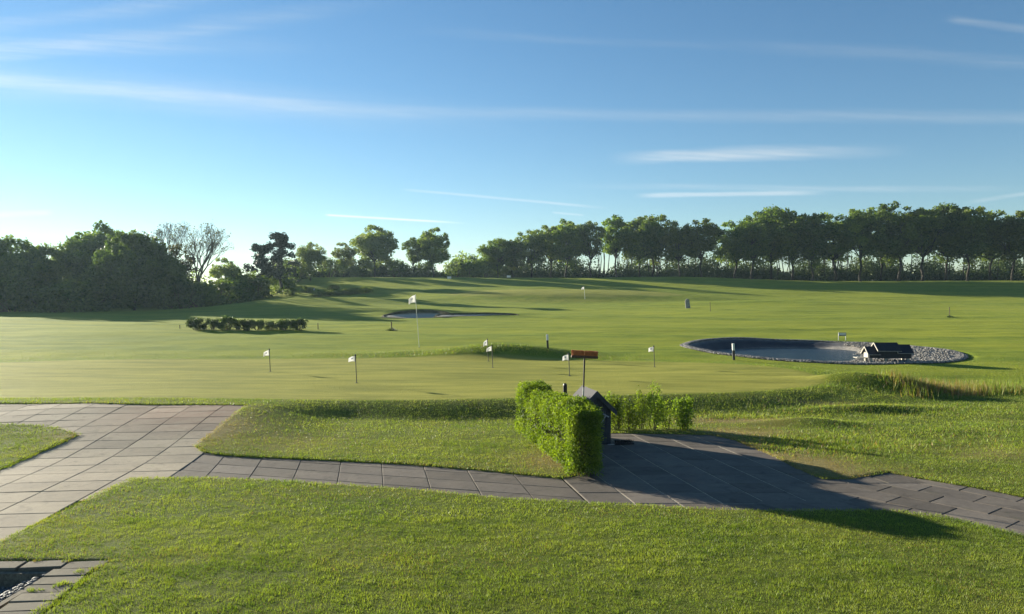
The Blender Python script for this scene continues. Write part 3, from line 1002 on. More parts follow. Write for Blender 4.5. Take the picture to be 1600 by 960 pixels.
def crown_mesh(name, clumps, per, size, seed, mat, squash=0.8, tvar=0.35, outw=0.6):
    g = np.random.default_rng(seed)
    Vs, ts = [], []
    for (c, r) in clumps:
        k = max(6, int(per * (r ** 2)))
        d = g.normal(size=(k, 3))
        d /= np.linalg.norm(d, axis=1)[:, None]
        rad = r * g.uniform(0.25, 1.0, k) ** 0.6
        lump = 1 + 0.25 * np.sin(d[:, 0] * 5 + seed) * np.sin(d[:, 1] * 6 + 1) + 0.15 * np.sin(d[:, 2] * 9)
        P = np.array(c) + d * (rad * lump)[:, None] * np.array([1, 1, squash])
        V, _ = leaf_arrays(P, size, g, d, outw)
        Vs.append(V)
        base = np.clip(0.45 + g.normal() * tvar * 0.6, 0, 1)
        ts.append(np.repeat(np.clip(base + g.normal(size=k) * tvar * 0.6, 0, 1), 4))
    V = np.concatenate(Vs)
    me = np_mesh(name, V, np.arange(len(V)).reshape(-1, 4), False, tint=np.concatenate(ts))
    me.materials.append(mat)
    return me


def wobble_line(a, b, g, n=5, amt=0.06):
    a, b = Vector(a), Vector(b)
    L = (b - a).length
    pts = []
    for i in range(n):
        t = i / (n - 1)
        p = a.lerp(b, t)
        if 0 < i < n - 1:
            p += Vector((g.uniform(-1, 1), g.uniform(-1, 1), g.uniform(-0.5, 0.5))) * L * amt
        pts.append(p)
    return pts


class TreeKind:
    def __init__(s, trunk, crown):
        s.trunk, s.crown = trunk, crown
        zs = np.empty(len(crown.vertices) * 3, np.float32)
        crown.vertices.foreach_get('co', zs)
        s.H = float(np.percentile(zs[2::3], 99.7))


def oak_kind(seed, H=12.0, W=5.0, clear=0.36, nclump=34, per=95, size=0.26, leaf='leaf_oak', bark='bark', squash=0.8, trunks=1, lean=0.3, full=False):
    """a broadleaf tree H metres tall, W the crown's half width"""
    g = random.Random(seed)
    tb = MB()
    clumps = []
    ctr = H * (clear + 1) / 2 if not full else H * 0.48
    hh = H * (1 - clear) / 2 if not full else H * 0.5
    tops = []
    for k in range(trunks):
        bx = 0 if trunks == 1 else g.uniform(-0.7, 0.7)
        by = 0 if trunks == 1 else g.uniform(-0.5, 0.5)
        top = Vector((bx * 2 + g.uniform(-lean, lean), by * 2 + g.uniform(-lean, lean), H * 0.80))
        pts = wobble_line((bx, by, -0.5), top, g, 8, 0.025)
        r0 = H * 0.0185 * (1 if trunks == 1 else 0.7)
        tb.tube(pts, [r0 * (1.35 if i == 0 else 1) * (1 - 0.85 * i / 7) for i in range(8)], 7)
        tops.append(pts)
    for i in range(nclump):
        for _ in range(30):
            d = Vector((g.gauss(0, 1), g.gauss(0, 1), g.gauss(0, 1))).normalized()
            rad = g.uniform(0.35, 0.92)
            p = Vector((d.x * W * rad, d.y * W * rad, ctr + d.z * hh * rad))
            if full or p.z > H * clear * 0.9:
                break
        rc = W * g.uniform(0.24, 0.40) * (1.15 - 0.35 * rad)
        clumps.append((p, rc))
        if i % 2 == 0:
            tr = g.choice(tops)
            base = tr[min(6, max(3, int((p.z / H) * 7 * g.uniform(0.62, 0.92))))]
            tb.tube(wobble_line(base, p, g, 5, 0.07), [H * 0.010, H * 0.0075, H * 0.005, H * 0.0035, H * 0.0015], 5)
    # crown tops and outliers keep the outline uneven
    for i in range(nclump):
        d = Vector((g.gauss(0, 1), g.gauss(0, 1), abs(g.gauss(0, 1)) + (0.1 if not full else -0.2))).normalized()
        p = Vector((d.x * W * g.uniform(0.85, 1.05), d.y * W * g.uniform(0.85, 1.05), ctr + d.z * hh * g.uniform(0.85, 1.05)))
        clumps.append((p, W * g.uniform(0.11, 0.20)))
    tm = tb.mesh('trunk', True)
    tm.materials.append(M[bark])
    cm = crown_mesh('crown', clumps, per, size, seed, M[leaf], squash)
    return TreeKind(tm, cm)


def bare_kind(seed, H=10.0, spread=0.62, leafy=False, depth=7):
    g = random.Random(seed)
    tb = MB()
    tips = []

    def grow(p, d, L, r, k):
        q = p + d * L
        mid = p.lerp(q, 0.5) + Vector((g.uniform(-1, 1), g.uniform(-1, 1), g.uniform(-1, 1))) * L * 0.05
        tb.tube([p, mid, q], [r, r * 0.85, r * 0.68], 6 if k < 2 else (4 if k < 4 else 3), k == 0)
        if k >= depth:
            tips.append(q)
            return
        nb = 3 if k < 3 else g.choice((2, 3)) if k < 5 else 2
        for j in range(nb):
            a = Vector((g.gauss(0, 1), g.gauss(0, 1), g.gauss(0, 0.5))).normalized()
            nd = (d + a * spread * g.uniform(0.55, 1.1) + Vector((0, 0, 0.16))).normalized()
            grow(q, nd, L * g.uniform(0.68, 0.86), max(0.012, r * g.uniform(0.55, 0.70)), k + 1)

    grow(Vector((0, 0, -0.4)), Vector((0.03, 0, 1)).normalized(), H * 0.24, H * 0.020, 0)
    tm = tb.mesh('trunk', False)
    tm.materials.append(M['bark_pale'])
    gg = np.random.default_rng(seed)
    T = np.array([tuple(t) for t in tips])
    T = T[gg.uniform(0, 1, len(T)) < 0.4]
    T = np.repeat(T, 2, 0) + gg.normal(size=(len(T) * 2, 3)) * 0.18
    V, Fc = leaf_arrays(T, 0.10, gg)
    cm = np_mesh('crown', V, Fc, False, tint=np.repeat(gg.uniform(0, 1, len(T)), 4))
    cm.materials.append(M['leaf_brown'])
    return TreeKind(tm, cm)


def pine_kind(seed, H=10.0):
    g = random.Random(seed)
    tb = MB()
    clumps = []
    for (bx, top, hh) in ((0.9, Vector((1.3, 0.2, H * 0.92)), 1.0), (-1.9, Vector((-1.7, -0.3, H * 0.72)), 0.75)):
        pts = wobble_line((bx, 0, -0.4), top, g, 7, 0.035)
        tb.tube(pts, [H * 0.027 * hh * (1 - 0.75 * i / 6) for i in range(7)], 7)
        for i in range(34):
            t = g.uniform(0.28, 1.0)
            ti_ = min(5.999, t * 6)
            b = pts[int(ti_)].lerp(pts[int(ti_) + 1], ti_ - int(ti_))
            a = g.uniform(0, 2 * math.pi)
            L = H * g.uniform(0.05, 0.27) * (1.25 - 0.75 * t)
            e = b + Vector((math.cos(a) * L, math.sin(a) * L, g.uniform(-0.1, 0.5) + 0.3))
            tb.tube(wobble_line(b, e, g, 4, 0.1), [0.07, 0.055, 0.04, 0.015], 4)
            clumps.append((e, g.uniform(0.5, 0.9)))
            clumps.append((b.lerp(e, 0.6) + Vector((0, 0, 0.25)), g.uniform(0.35, 0.6)))
        clumps.append((top, 0.7))
        clumps.append((top + Vector((0.3, 0, 0.5)), 0.5))
    tm = tb.mesh('trunk', True)
    tm.materials.append(M['bark'])
    cm = crown_mesh('crown', clumps, 330, 0.16, seed, M['needle'], 0.8)
    return TreeKind(tm, cm)


def shrub_kind(seed, W=1.0, H=1.0, nclump=16, per=900, size=0.06, leaf='leaf_low', bark='stem'):
    g = random.Random(seed)
    tb = MB()
    clumps = []
    for i in range(nclump):
        a, r = g.uniform(0, 2 * math.pi), math.sqrt(g.uniform(0, 1))
        z = g.uniform(0.10, 0.85)
        k = math.sqrt(max(0.05, 1 - (z - 0.35) ** 2 / 0.45))
        p = Vector((math.cos(a) * r * W * 0.78 * k, math.sin(a) * r * W * 0.78 * k, z * H))
        rc = min(W, H) * g.uniform(0.20, 0.34)
        clumps.append((p, rc))
        if i % 2 == 0:
            tb.tube(wobble_line((p.x * 0.15, p.y * 0.15, -0.1 * H), p, g, 4, 0.05), [H * 0.025, H * 0.02, H * 0.014, H * 0.005], 4)
    tm = tb.mesh('stem', True)
    tm.materials.append(M[bark])
    return TreeKind(tm, crown_mesh('foliage', clumps, per / max(0.05, min(W, H)) ** 2 * 0.3, size, seed, M[leaf], 0.9, 0.4))


TREES = []


def plant(kind, name, label, cat, x, y, s, rz, group, sz=None, parts=('trunk', 'crown'), z=None, sxy=None):
    o = empty(name, (x, y, gz(x, y) if z is None else z), rz)
    k = sxy if sxy else s
    o.scale = (k, k, sz if sz else s)
    tag(o, label, cat, group)
    link(parts[0], kind.trunk, None, o)
    link(parts[1], kind.crown, None, o)
    TREES.append(o)
    return o


OAK = [oak_kind(100 + i, 12.0, W, cl, nc, 165, 0.20, 'leaf_oak') for i, (W, cl, nc) in enumerate([(4.3, 0.28, 38), (4.0, 0.20, 36), (4.9, 0.28, 44), (3.5, 0.36, 28), (4.2, 0.16, 38), (3.7, 0.32, 28)])]
DENSE = [oak_kind(200 + i, 10.0, W, 0.06, nc, 230, 0.20, 'leaf_dark', full=True, trunks=2) for i, (W, nc) in enumerate([(4.6, 60), (4.2, 54), (5.0, 64)])]
PALE = [oak_kind(300 + i, 10.0, W, 0.16, nc, 150, 0.19, 'leaf_pale', trunks=tr) for i, (W, nc, tr) in enumerate([(4.0, 38, 2), (3.4, 30, 1), (4.4, 44, 1)])]
BROWN = oak_kind(350, 10.0, 4.0, 0.12, 36, 110, 0.18, 'leaf_brown', trunks=2)
BARE = [bare_kind(401, 10.0, 0.62), bare_kind(409, 10.0, 0.60)]
PINE = pine_kind(500, 10.0)
SHRUB = [shrub_kind(600 + i, 1.0, 1.0, 22, 6500, 0.055) for i in range(3)]
SCRUB = [shrub_kind(620 + i, 1.0, 1.0, 22, 5000, 0.055, 'leaf_pale') for i in range(2)]
DSCRUB = [shrub_kind(640 + i, 1.0, 1.0, 24, 5000, 0.055, 'leaf_dark') for i in range(2)]


def tree_at(kind, kH, px, top, D, label, name='broadleaf_tree', group=None, wid=None, cat='tree', sink=0.0, rz=None):
    """stand a tree of a kind (kH tall as built) so that it rises to a photo row at distance D"""
    x = (px - CX) / F * D
    z0 = gz(x, D) - sink
    H = CH + (HY - top) / F * D - z0
    s = H / kind.H
    return plant(kind, name, label, cat, x, D, s, rnd.uniform(0, 6.28) if rz is None else rz, group, z=z0, sxy=(wid or s))


ORD = ['first', 'second', 'third', 'fourth', 'fifth', 'sixth', 'seventh', 'eighth', 'ninth', 'tenth', 'eleventh', 'twelfth', 'thirteenth', 'fourteenth', 'fifteenth', 'sixteenth',
       'seventeenth', 'eighteenth', 'nineteenth', 'twentieth', 'twenty-first', 'twenty-second', 'twenty-third', 'twenty-fourth', 'twenty-fifth', 'twenty-sixth', 'twenty-seventh', 'twenty-eighth']
# the long row on the right, front rank
ROW = [(778, 372, 151.0), (800, 374, 153.6), (830, 358, 149.1), (862, 351, 153.5), (885, 343, 150.1), (922, 345, 148.4), (962, 336, 150.7), (1000, 342, 146.0), (1020, 336, 150.4), (1062, 346, 146.2), (1095, 342, 144.2), (1148, 346, 145.7), (1175, 338, 140.9), (1205, 324, 145.0), (1240, 336, 141.5), (1268, 334, 140.0), (1305, 333, 142.5), (1345, 325, 137.8), (1376, 326, 142.4), (1404, 318, 138.9), (1440, 325, 137.5), (1478, 321, 140.0), (1512, 324, 135.6), (1548, 331, 140.2), (1582, 331, 136.7), (1622, 330, 135.2)]
for i, (px, top, D) in enumerate(ROW):
    H_ = CH + (HY - top) / F * D - gz((px - CX) / F * D, D)
    w = H_ / 12.5 * rnd.uniform(0.98, 1.3)
    tree_at(OAK[(i * 5 + 2 + i // 6) % 6] if px != 1205 else OAK[2], 12.0, px, top + 2, D, 'tall broadleaf tree, %s from the left end of the long row on the right' % ORD[i], group='trees of the long row on the right', wid=w)
# left wood and the trees on the hill
G1 = 'trees of the wood on the left'
tree_at(DENSE[0], 10, 14, 374, 90, 'dense dark tree at the far left edge of the picture', group=G1)
tree_at(DENSE[2], 10, -60, 366, 88, 'dense tree cut off by the left edge of the picture', group=G1)
tree_at(DENSE[1], 10, 66, 386, 93, 'dense rounded tree, second from the left edge', group=G1)
tree_at(PALE[0], 10, 112, 394, 100, 'lower yellowish tree in the dip of the left wood', group=G1)
tree_at(DENSE[2], 10, 165, 356, 98, 'tallest dense tree of the left wood', group=G1)
tree_at(DENSE[0], 10, 212, 367, 88, 'broad rounded tree standing out in front of the left wood', group=G1, rz=1.2)
tree_at(BROWN, 10, 272, 384, 96, 'brownish bushy tree below the bare trees', group=G1)
tree_at(DENSE[1], 10, 250, 395, 92, 'dark tree at the right shoulder of the left wood', group=G1)
tree_at(BARE[1], 11.2, 256, 344, 104, 'smaller bare tree with pale twigs, left of the pair', 'bare_tree', 'bare trees beside the left wood')
tree_at(BARE[0], 11.2, 308, 347, 96, 'larger bare tree with a spreading crown, right of the pair', 'bare_tree', 'bare trees beside the left wood')
tree_at(PALE[1], 10, 352, 404, 104, 'small round tree right of the bare trees', group='single trees on the skyline')
tree_at(DSCRUB[0], 1.0, 386, 424, 106, 'dark bush between the small round tree and the pine', 'bush', 'bushes on the left slope', cat='bush')
tree_at(PINE, 10.2, 428, 365, 112, 'dark two-stemmed pine on the skyline', 'pine_tree', 'single trees on the skyline', rz=0.0)
tree_at(PALE[0], 10, 486, 381, 128, 'pale bushy tree right of the pine', group='single trees on the skyline')
tree_at(PALE[1], 10, 537, 380, 140, 'slender light green tree beside the big round tree', group='single trees on the skyline')
tree_at(PALE[2], 10, 586, 354, 146, 'big round light green tree on the hill', group='single trees on the skyline')
tree_at(OAK[3], 12, 646, 372, 150, 'dark narrow tree left of the taller oak on the hill', group='single trees on the skyline')
tree_at(OAK[4], 12, 677, 358, 148, 'tall oak standing alone right of the big round tree', group='single trees on the skyline')
for i, (px, top, D) in enumerate([(712, 404, 150), (735, 396, 152), (757, 402, 154)]):
    tree_at(SCRUB[i % 2], 1.0, px, top, D, '%s light green bush between the lone oak and the long row' % ['left', 'middle', 'right'][i], 'bush', 'bushes on the skyline', cat='bush')
for i, (px, top, D) in enumerate([(440, 412, 118), (515, 402, 138), (555, 400, 146), (620, 404, 149), (660, 410, 150), (462, 405, 126)]):
    tree_at(DSCRUB[i % 2], 1.0, px, top, D, ['dark bush at the foot of the pine', 'dark bush left of the slender light green tree', 'dark bush under the left side of the big round tree',
            'dark bush under the right side of the big round tree', 'dark bush at the foot of the lone oak', 'dark bush below the pale bushy tree'][i], 'bush', 'bushes on the skyline', cat='bush')
# bushes along the foot of the left wood and on the slope
EDGE = [(20, 440, 84), (75, 445, 85), (125, 440, 86), (285, 437, 90), (312, 440, 94), (338, 437, 98), (362, 433, 102), (404, 432, 106)]
for i, (px, top, D) in enumerate(EDGE):
    tree_at(DSCRUB[i % 2], 1.0, px, top, D, 'dark bush along the foot of the left wood, %s from the left' % ORD[i], 'bush', 'bushes along the foot of the left wood', cat='bush', wid=3.2 + 0.7 * (i % 3))
SL = [(498, 447, 105), (512, 446, 106), (528, 447, 107), (543, 444, 108), (557, 444, 109), (572, 442, 110), (455, 441, 108), (480, 440, 111), (520, 440, 113)]
for i, (px, top, D) in enumerate(SL):
    x = (px - CX) / F * D
    tree_at(SCRUB[i % 2], 1.0, px, CH and (HY - (gz(x, D) + 0.95 - CH) * F / D), D, 'low scrubby bush on the hill slope, %s in the cluster' % ORD[i], 'bush', 'low bushes on the hill slope', cat='bush', wid=1.4)
# the planted row of low shrubs on the fairway
LOWROW = [(306, 1.05), (332, 0.95), (357, 1.15), (382, 0.95), (402, 0.9), (424, 0.75), (446, 1.0), (468, 1.0)]
for i, (px, k) in enumerate(LOWROW):
    q = hit(px, 516)
    plant(SHRUB[i % 3], 'shrub', 'low dark shrub in the planted row on the fairway, %s from the left' % ORD[i], 'shrub', q.x, q.y, 0.72 * k, rnd.uniform(0, 6), 'row of low shrubs on the fairway', parts=('stem', 'foliage'), sxy=0.70 * k)

# the dim mass behind the long row: undergrowth, thin stems and more distant crowns
g = np.random.default_rng(21)
Vs, ts = [], []
def under(px0, px1, ds, zs, n, hlo, hhi, dlo, dhi):
    for i in range(n):
        px = g.uniform(px0, px1)
        D = np.interp(px, ds, zs) + g.uniform(dlo, dhi)
        x = (px - CX) / F * D
        hgt_ = g.uniform(hlo, hhi) * (1 if g.uniform() < 0.85 else 1.8) * (0.65 + 0.35 * math.sin(px * 0.045) * math.sin(px * 0.021 + 1))
        k = 190
        d = g.normal(size=(k, 3))
        d /= np.linalg.norm(d, axis=1)[:, None]
        d *= (g.uniform(0.2, 1, k) ** 0.5)[:, None] * np.array([1.7, 1.3, 0.55 * hgt_])
        V, _ = leaf_arrays(np.array([x, D, gz(x, D) + hgt_ * 0.48]) + d, 0.23, g)
        Vs.append(V)
        ts.append(np.repeat(np.clip(g.normal(0.3, 0.2, k) + g.normal() * 0.25, 0, 1), 4))


under(700, 1900, [700, 780, 1000, 1300, 1900], [154, 156, 151, 145, 140], 700, 2.2, 5.0, 1, 22)
under(800, 1900, [700, 780, 1000, 1300, 1900], [154, 156, 151, 145, 140], 230, 5.0, 9.0, 3, 24)
V = np.concatenate(Vs)
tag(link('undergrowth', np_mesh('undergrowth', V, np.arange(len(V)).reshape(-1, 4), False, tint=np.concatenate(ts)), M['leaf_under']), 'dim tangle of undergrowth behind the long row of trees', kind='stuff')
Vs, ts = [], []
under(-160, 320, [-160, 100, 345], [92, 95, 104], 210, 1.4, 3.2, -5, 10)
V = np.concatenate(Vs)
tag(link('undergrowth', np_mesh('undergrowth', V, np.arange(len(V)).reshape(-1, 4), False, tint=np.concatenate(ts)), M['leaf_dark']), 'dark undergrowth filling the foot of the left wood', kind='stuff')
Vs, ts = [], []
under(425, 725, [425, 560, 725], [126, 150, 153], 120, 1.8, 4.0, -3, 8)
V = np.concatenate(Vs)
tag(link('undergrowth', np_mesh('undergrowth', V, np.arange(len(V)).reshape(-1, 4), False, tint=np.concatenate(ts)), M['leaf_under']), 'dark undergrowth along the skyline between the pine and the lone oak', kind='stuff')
tb = MB()
for i in range(150):
    px = 790 + rnd.random() * 950
    D = float(np.interp(px, [700, 780, 1000, 1300, 1750], [154, 156, 151, 145, 138])) + rnd.uniform(2, 18)
    x = (px - CX) / F * D
    z = gz(x, D)
    L = rnd.uniform(5, 9)
    tb.tube(wobble_line((x, D, z - 0.3), (x + rnd.uniform(-0.9, 0.9), D + rnd.uniform(-.5, .5), z + L), rnd, 4, 0.03), [0.13, 0.11, 0.08, 0.04], 4, False)
tag(tb.build('thin_stems', M['bark']), 'thin stems of the wood behind the long row', kind='stuff')

# ------------------------------------------------------------------ clipped hedge beside the patio
def hedge_surface(g, n):
    """points and outward directions in the outer shell of the hedge: a rounded block from A to B"""
    A, B = np.array([0.40, 15.35]), np.array([1.16, 11.98])
    L = np.linalg.norm(B - A)
    du = (B - A) / L
    dv = np.array([-du[1], du[0]])                   # to the right, seen from the camera
    t = g.uniform(-0.06, 1.05, n)
    th = g.uniform(-0.62, math.pi + 0.62, n)         # round the cross section
    lump = 1 + 0.10 * np.sin(t * 23 + th * 2) + 0.08 * np.sin(t * 9 + 1.3) + 0.07 * np.sin(t * 41 - th * 5)
    w = 0.30 * lump * np.clip(1.2 - np.abs(t - 0.5) * 0.5, 0, 1)
    hgt_ = 1.07 + 0.03 * np.sin(t * 17) + 0.04 * np.sin(t * 7 + 2) + 0.02 * np.sin(t * 53)
    ce, se = np.cos(th), np.sin(th)
    sq = lambda v: np.sign(v) * np.abs(v) ** 0.45
    depth = g.uniform(0, 1, n) ** 2.2 * 0.5
    off = w * sq(ce) * (1 - depth * 0.8)
    z = 0.50 * hgt_ + 0.50 * hgt_ * sq(se) * (1 - depth * 0.25)
    z = np.where(z < 0.06, g.uniform(0.04, 0.3, n), z)
    ends = np.where(t > 0.96, 1.0, np.where(t < 0.02, -1.0, 0.0))
    P = np.stack([A[0] + du[0] * L * t + dv[0] * off, A[1] + du[1] * L * t + dv[1] * off, z], -1)
    N = np.stack([dv[0] * ce + du[0] * ends, dv[1] * ce + du[1] * ends, se * 0.9], -1)
    return P, N


g = np.random.default_rng(31)
hedge = empty('hedge', (0.8, 13.6, 0))
tag(hedge, 'clipped bright green hedge at the edge of the patio, in front of the small hut', 'hedge')
P, N = hedge_surface(g, 50000)
# front end of the hedge, filled
nE = 9500
E = np.stack([1.16 + g.uniform(-0.30, 0.26, nE), 11.98 + g.uniform(-0.22, 0.28, nE), g.uniform(0.04, 1.06, nE)], -1)
E[:, 1] -= 0.08 * np.sin(E[:, 2] * 9 + E[:, 0] * 6)
P = np.concatenate([P, E])
N = np.concatenate([N, np.tile([0.2, -1.0, 0.2], (nE, 1))])
V, Fc = leaf_arrays(P + g.normal(0, 0.022, P.shape), 0.019, g, N, 0.5, 0.5)
ti = np.clip(0.5 + 0.25 * np.sin(P[:, 1] * 5 + P[:, 2] * 7) * np.sin(P[:, 0] * 9) + g.normal(0, 0.22, len(P)), 0, 1)
V = V - np.array([0.8, 13.6, 0])
link('foliage', np_mesh('foliage', V, Fc, False, tint=np.repeat(ti, 4)), M['leaf_hedge'], hedge)
tb = MB()
for i in range(46):
    t = (i + rnd.random()) / 46
    x, y = 0.40 + 0.76 * t, 15.35 - 3.37 * t
    for k in range(3):
        p = Vector((x + rnd.uniform(-.12, .12) - 0.8, y + rnd.uniform(-.05, .05) - 13.6, -0.05))
        tb.tube(wobble_line(p, p + Vector((rnd.uniform(-.2, .2), rnd.uniform(-.2, .2), rnd.uniform(0.75, 1.0))), rnd, 4, 0.05), [0.011, 0.009, 0.006, 0.003], 4, False)
tb.build('stem', M['stem'], hedge)
# a core of twigs and older leaves so that the hedge is not see-through
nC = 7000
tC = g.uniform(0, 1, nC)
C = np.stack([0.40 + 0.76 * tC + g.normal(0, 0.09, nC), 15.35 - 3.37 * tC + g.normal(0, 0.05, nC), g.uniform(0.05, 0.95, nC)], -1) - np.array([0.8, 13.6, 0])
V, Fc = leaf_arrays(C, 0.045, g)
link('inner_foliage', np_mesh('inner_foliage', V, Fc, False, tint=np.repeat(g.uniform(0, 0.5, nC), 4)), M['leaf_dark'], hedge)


# loose young shrubs at the back of the patio
def young_shrub(px, base_py, top_py, wid, leaves, label, seed, D=None, tall=0):
    g = np.random.default_rng(seed)
    gr = random.Random(seed)
    q = hit(px, base_py)
    if D:
        q = Vector(((px - CX) / F * D, D, gz((px - CX) / F * D, D)))
    H = (CH - (top_py - HY) / F * q.y) - q.z
    o = empty('young_shrub', q)
    tag(o, label, 'shrub', 'loose young shrubs at the back of the patio')
    tb = MB()
    pts = []
    ns = max(4, int(10 * wid / 0.35))
    for i in range(ns):
        a = gr.uniform(0, 6.28)
        r = wid * gr.uniform(0.1, 1.0)
        h = H * (gr.uniform(0.62, 0.95) if i else 1.0) * (1 - 0.25 * r / wid)
        e = Vector((math.cos(a) * r, math.sin(a) * r * 0.6, h))
        ln = wobble_line((e.x * 0.35, e.y * 0.35, -0.04), e, gr, 5, 0.05)
        tb.tube(ln, [0.009, 0.008, 0.006, 0.004, 0.002], 4, False)
        k = leaves // ns
        t = g.uniform(0.12, 1.0, k) ** 0.85 * 3.999
        i0 = t.astype(int)
        L = np.array([tuple(p) for p in ln])
        base = L[i0] + (L[i0 + 1] - L[i0]) * (t - i0)[:, None]
        thick = 0.075 * (1.15 - 0.7 * t / 4)[:, None]
        pts.append(base + g.normal(size=(k, 3)) * thick)
    Pp = np.concatenate(pts)
    V, Fc = leaf_arrays(Pp, 0.022, g, None, 0, 0.5)
    link('foliage', np_mesh('foliage', V, Fc, False, tint=np.repeat(np.clip(g.normal(0.55, 0.25, len(Pp)), 0, 1), 4)), M['leaf_hedge'], o)
    tb.build('stem', M['stem'], o)
    return o


young_shrub(968, 673, 606, 0.30, 1700, 'loose young shrub right beside the hut', 71)
young_shrub(985, 672, 615, 0.32, 1600, 'loose young shrub, second to the right of the hut', 72)
young_shrub(1001, 671, 600, 0.22, 1100, 'thin young shrub with a bushy tip, third to the right of the hut', 73)
young_shrub(1021, 672, 592, 0.24, 1700, 'tallest young shrub with one long upright shoot', 74)
young_shrub(1043, 671, 620, 0.26, 800, 'sparse young shrub left of the rightmost one', 75)
young_shrub(1070, 672, 612, 0.28, 2800, 'dense young shrub at the right end of the patio edge', 76)
young_shrub(950, 671, 607, 0.24, 1000, 'young shrub half hidden behind the hut', 77, D=16.3)

# ------------------------------------------------------------------ small hut
hang = math.atan2(0.19, 1.0)
hut = empty('hut', (1.62, 14.62 + 0.42, gz(1.62, 15.0) - 0.022), hang)
hut.location = (1.56, 15.02, -0.022)
tag(hut, 'small dark hut with a grey pitched roof standing behind the hedge', 'hut')
hw, hd, he, hr = 0.315, 0.42, 0.70, 1.02
body = MB()
body.prism([(-hw, 0), (hw, 0), (hw, he), (0, hr - 0.055), (-hw, he)], -hd, hd)
bo = body.build('body', M['hut_board'], hut)
nb = 7
for i in range(nb):                                  # upright boards on the gable
    xb = -hw + (i + 0.5) * 2 * hw / nb
    wb = 2 * hw / nb - 0.006
    top = lambda x: he + (hr - 0.055 - he) * (1 - abs(x) / hw) - 0.02
    b = MB()
    b.prism([(xb - wb / 2, 0.02), (xb + wb / 2, 0.02), (xb + wb / 2, top(xb + wb / 2)), (xb - wb / 2, top(xb - wb / 2))], -hd - 0.014, -hd - 0.001)
    b.build('board', M['hut_board'], bo)
ow, od = 0.40, 0.52
ez = he - (hr - he) * (ow - hw) / hw * 0.9
for sgn in (-1, 1):
    b = MB()
    pl = [(0, hr), (sgn * ow, ez), (sgn * ow, ez + 0.035), (0, hr + 0.037)]
    if sgn > 0:
        pl = pl[::-1]
    b.prism(pl, -od, od)
    b.build('roof', M['hut_roof'], hut)
b = MB()
for sgn in (-1, 1):
    pl = [(0, hr - 0.075), (sgn * ow, ez - 0.06), (sgn * ow, ez + 0.042), (0, hr + 0.045)]
    b.prism(pl if sgn < 0 else pl[::-1], -od - 0.018, -od - 0.001)
b.build('bargeboard', M['hut_board'], hut)
b = MB()
b.tube([(0.045, -hd - 0.045, 0.30), (0.19, -hd - 0.045, 0.555)], [0.014, 0.014], 8)
o = b.build('door_bar', M['metal'], hut)
b = MB()
b.tube([(0.14, -hd - 0.05, 0.60), (0.26, -hd - 0.05, 0.535)], [0.012, 0.012], 8)
b.tube([(0.19, -hd - 0.045, 0.555), (0.19, -hd, 0.555)], [0.010, 0.010], 6)
b.build('bracket', M['metal'], o)

# boot brush on the patio in front of the hut
bb = empty('boot_brush', (2.19, 14.62, -0.024), R(8))
tag(bb, 'black boot brush lying on the patio beside the hut', 'brush')
b = MB()
b.box(0, 0, 0.018, 0.40, 0.13, 0.03, bevel=0.006)
b.build('base', M['black_paint'], bb)
b = MB()
for i in range(90):
    x, y = rnd.uniform(-0.18, 0.19), rnd.uniform(-0.055, 0.055)
    b.tube([(x, y, 0.03), (x + rnd.uniform(-.02, .02), y + rnd.uniform(-.02, .02), 0.085)], [0.006, 0.003], 4)
b.build('bristles', M['black_paint'], bb)
b = MB()
b.box(-0.265, -0.05, 0.012, 0.13, 0.06, 0.012, bevel=0.003)
b.box(-0.20, -0.05, 0.012, 0.06, 0.02, 0.010)
b.build('scraper', M['metal'], bb)

# upturned broom between the hedge and the hut
br = empty('broom', (1.265, 13.55, -0.03))
tag(br, 'upturned broom with orange bristles standing behind the hedge', 'broom')
topv = Vector((0.045, -0.10, 1.80))
b = MB()
b.tube([(0, 0, 0.0), topv * 0.70], [0.014, 0.014], 8)
b.build('handle', M['metal'], br)
b = MB()
b.tube([topv * 0.70, topv], [0.0155, 0.0155], 8)
b.build('upper_handle', M['black_paint'], br)
hm = Matrix.Translation(topv) @ Matrix.Rotation(R(3.0), 4, 'Y') @ Matrix.Rotation(R(4), 4, 'Z')
b = MB()
b.box(0, 0, 0.012, 0.485, 0.075, 0.045, hm, bevel=0.008)
b.build('head', M['broom_wood'], br)
b = MB()
for i in range(26):
    for j in range(4):
        x = -0.225 + 0.45 * i / 25
        y = -0.027 + 0.018 * j
        if 12 <= i <= 12 and j < 2:
            continue
        e = Vector((x * 1.05 + rnd.uniform(-.006, .006), y * 1.25 + rnd.uniform(-.005, .005), 0.125 + rnd.uniform(-0.008, 0.006)))
        b.tube([hm @ Vector((x, y, 0.034)), hm @ e], [0.0062, 0.0078], 5)
b.build('bristles', M['bristle'], br)

# ------------------------------------------------------------------ posts and stakes
def round_post(px, top, D, w, label):
    p = up(px, top, D)
    z0 = gz(p.x, D) - 0.03
    o = empty('post', (p.x, D, z0))
    tag(o, label, 'post')
    H = p.z - z0
    b = MB()
    b.tube([(0, 0, 0), (0, 0, H - 0.22)], [w / 2, w / 2], 10)
    b.build('lower_post', M['white_paint'], o)
    b = MB()
    b.tube([(0, 0, H - 0.22), (0, 0, H - 0.045), (0, 0, H - 0.015), (0, 0, H)], [w / 2, w / 2, w * 0.38, w * 0.12], 10)
    b.build('dark_cap', M['black_paint'], o)


round_post(883, 599, 16.0, 0.088, 'short round-topped post with a dark cap behind the hedge')


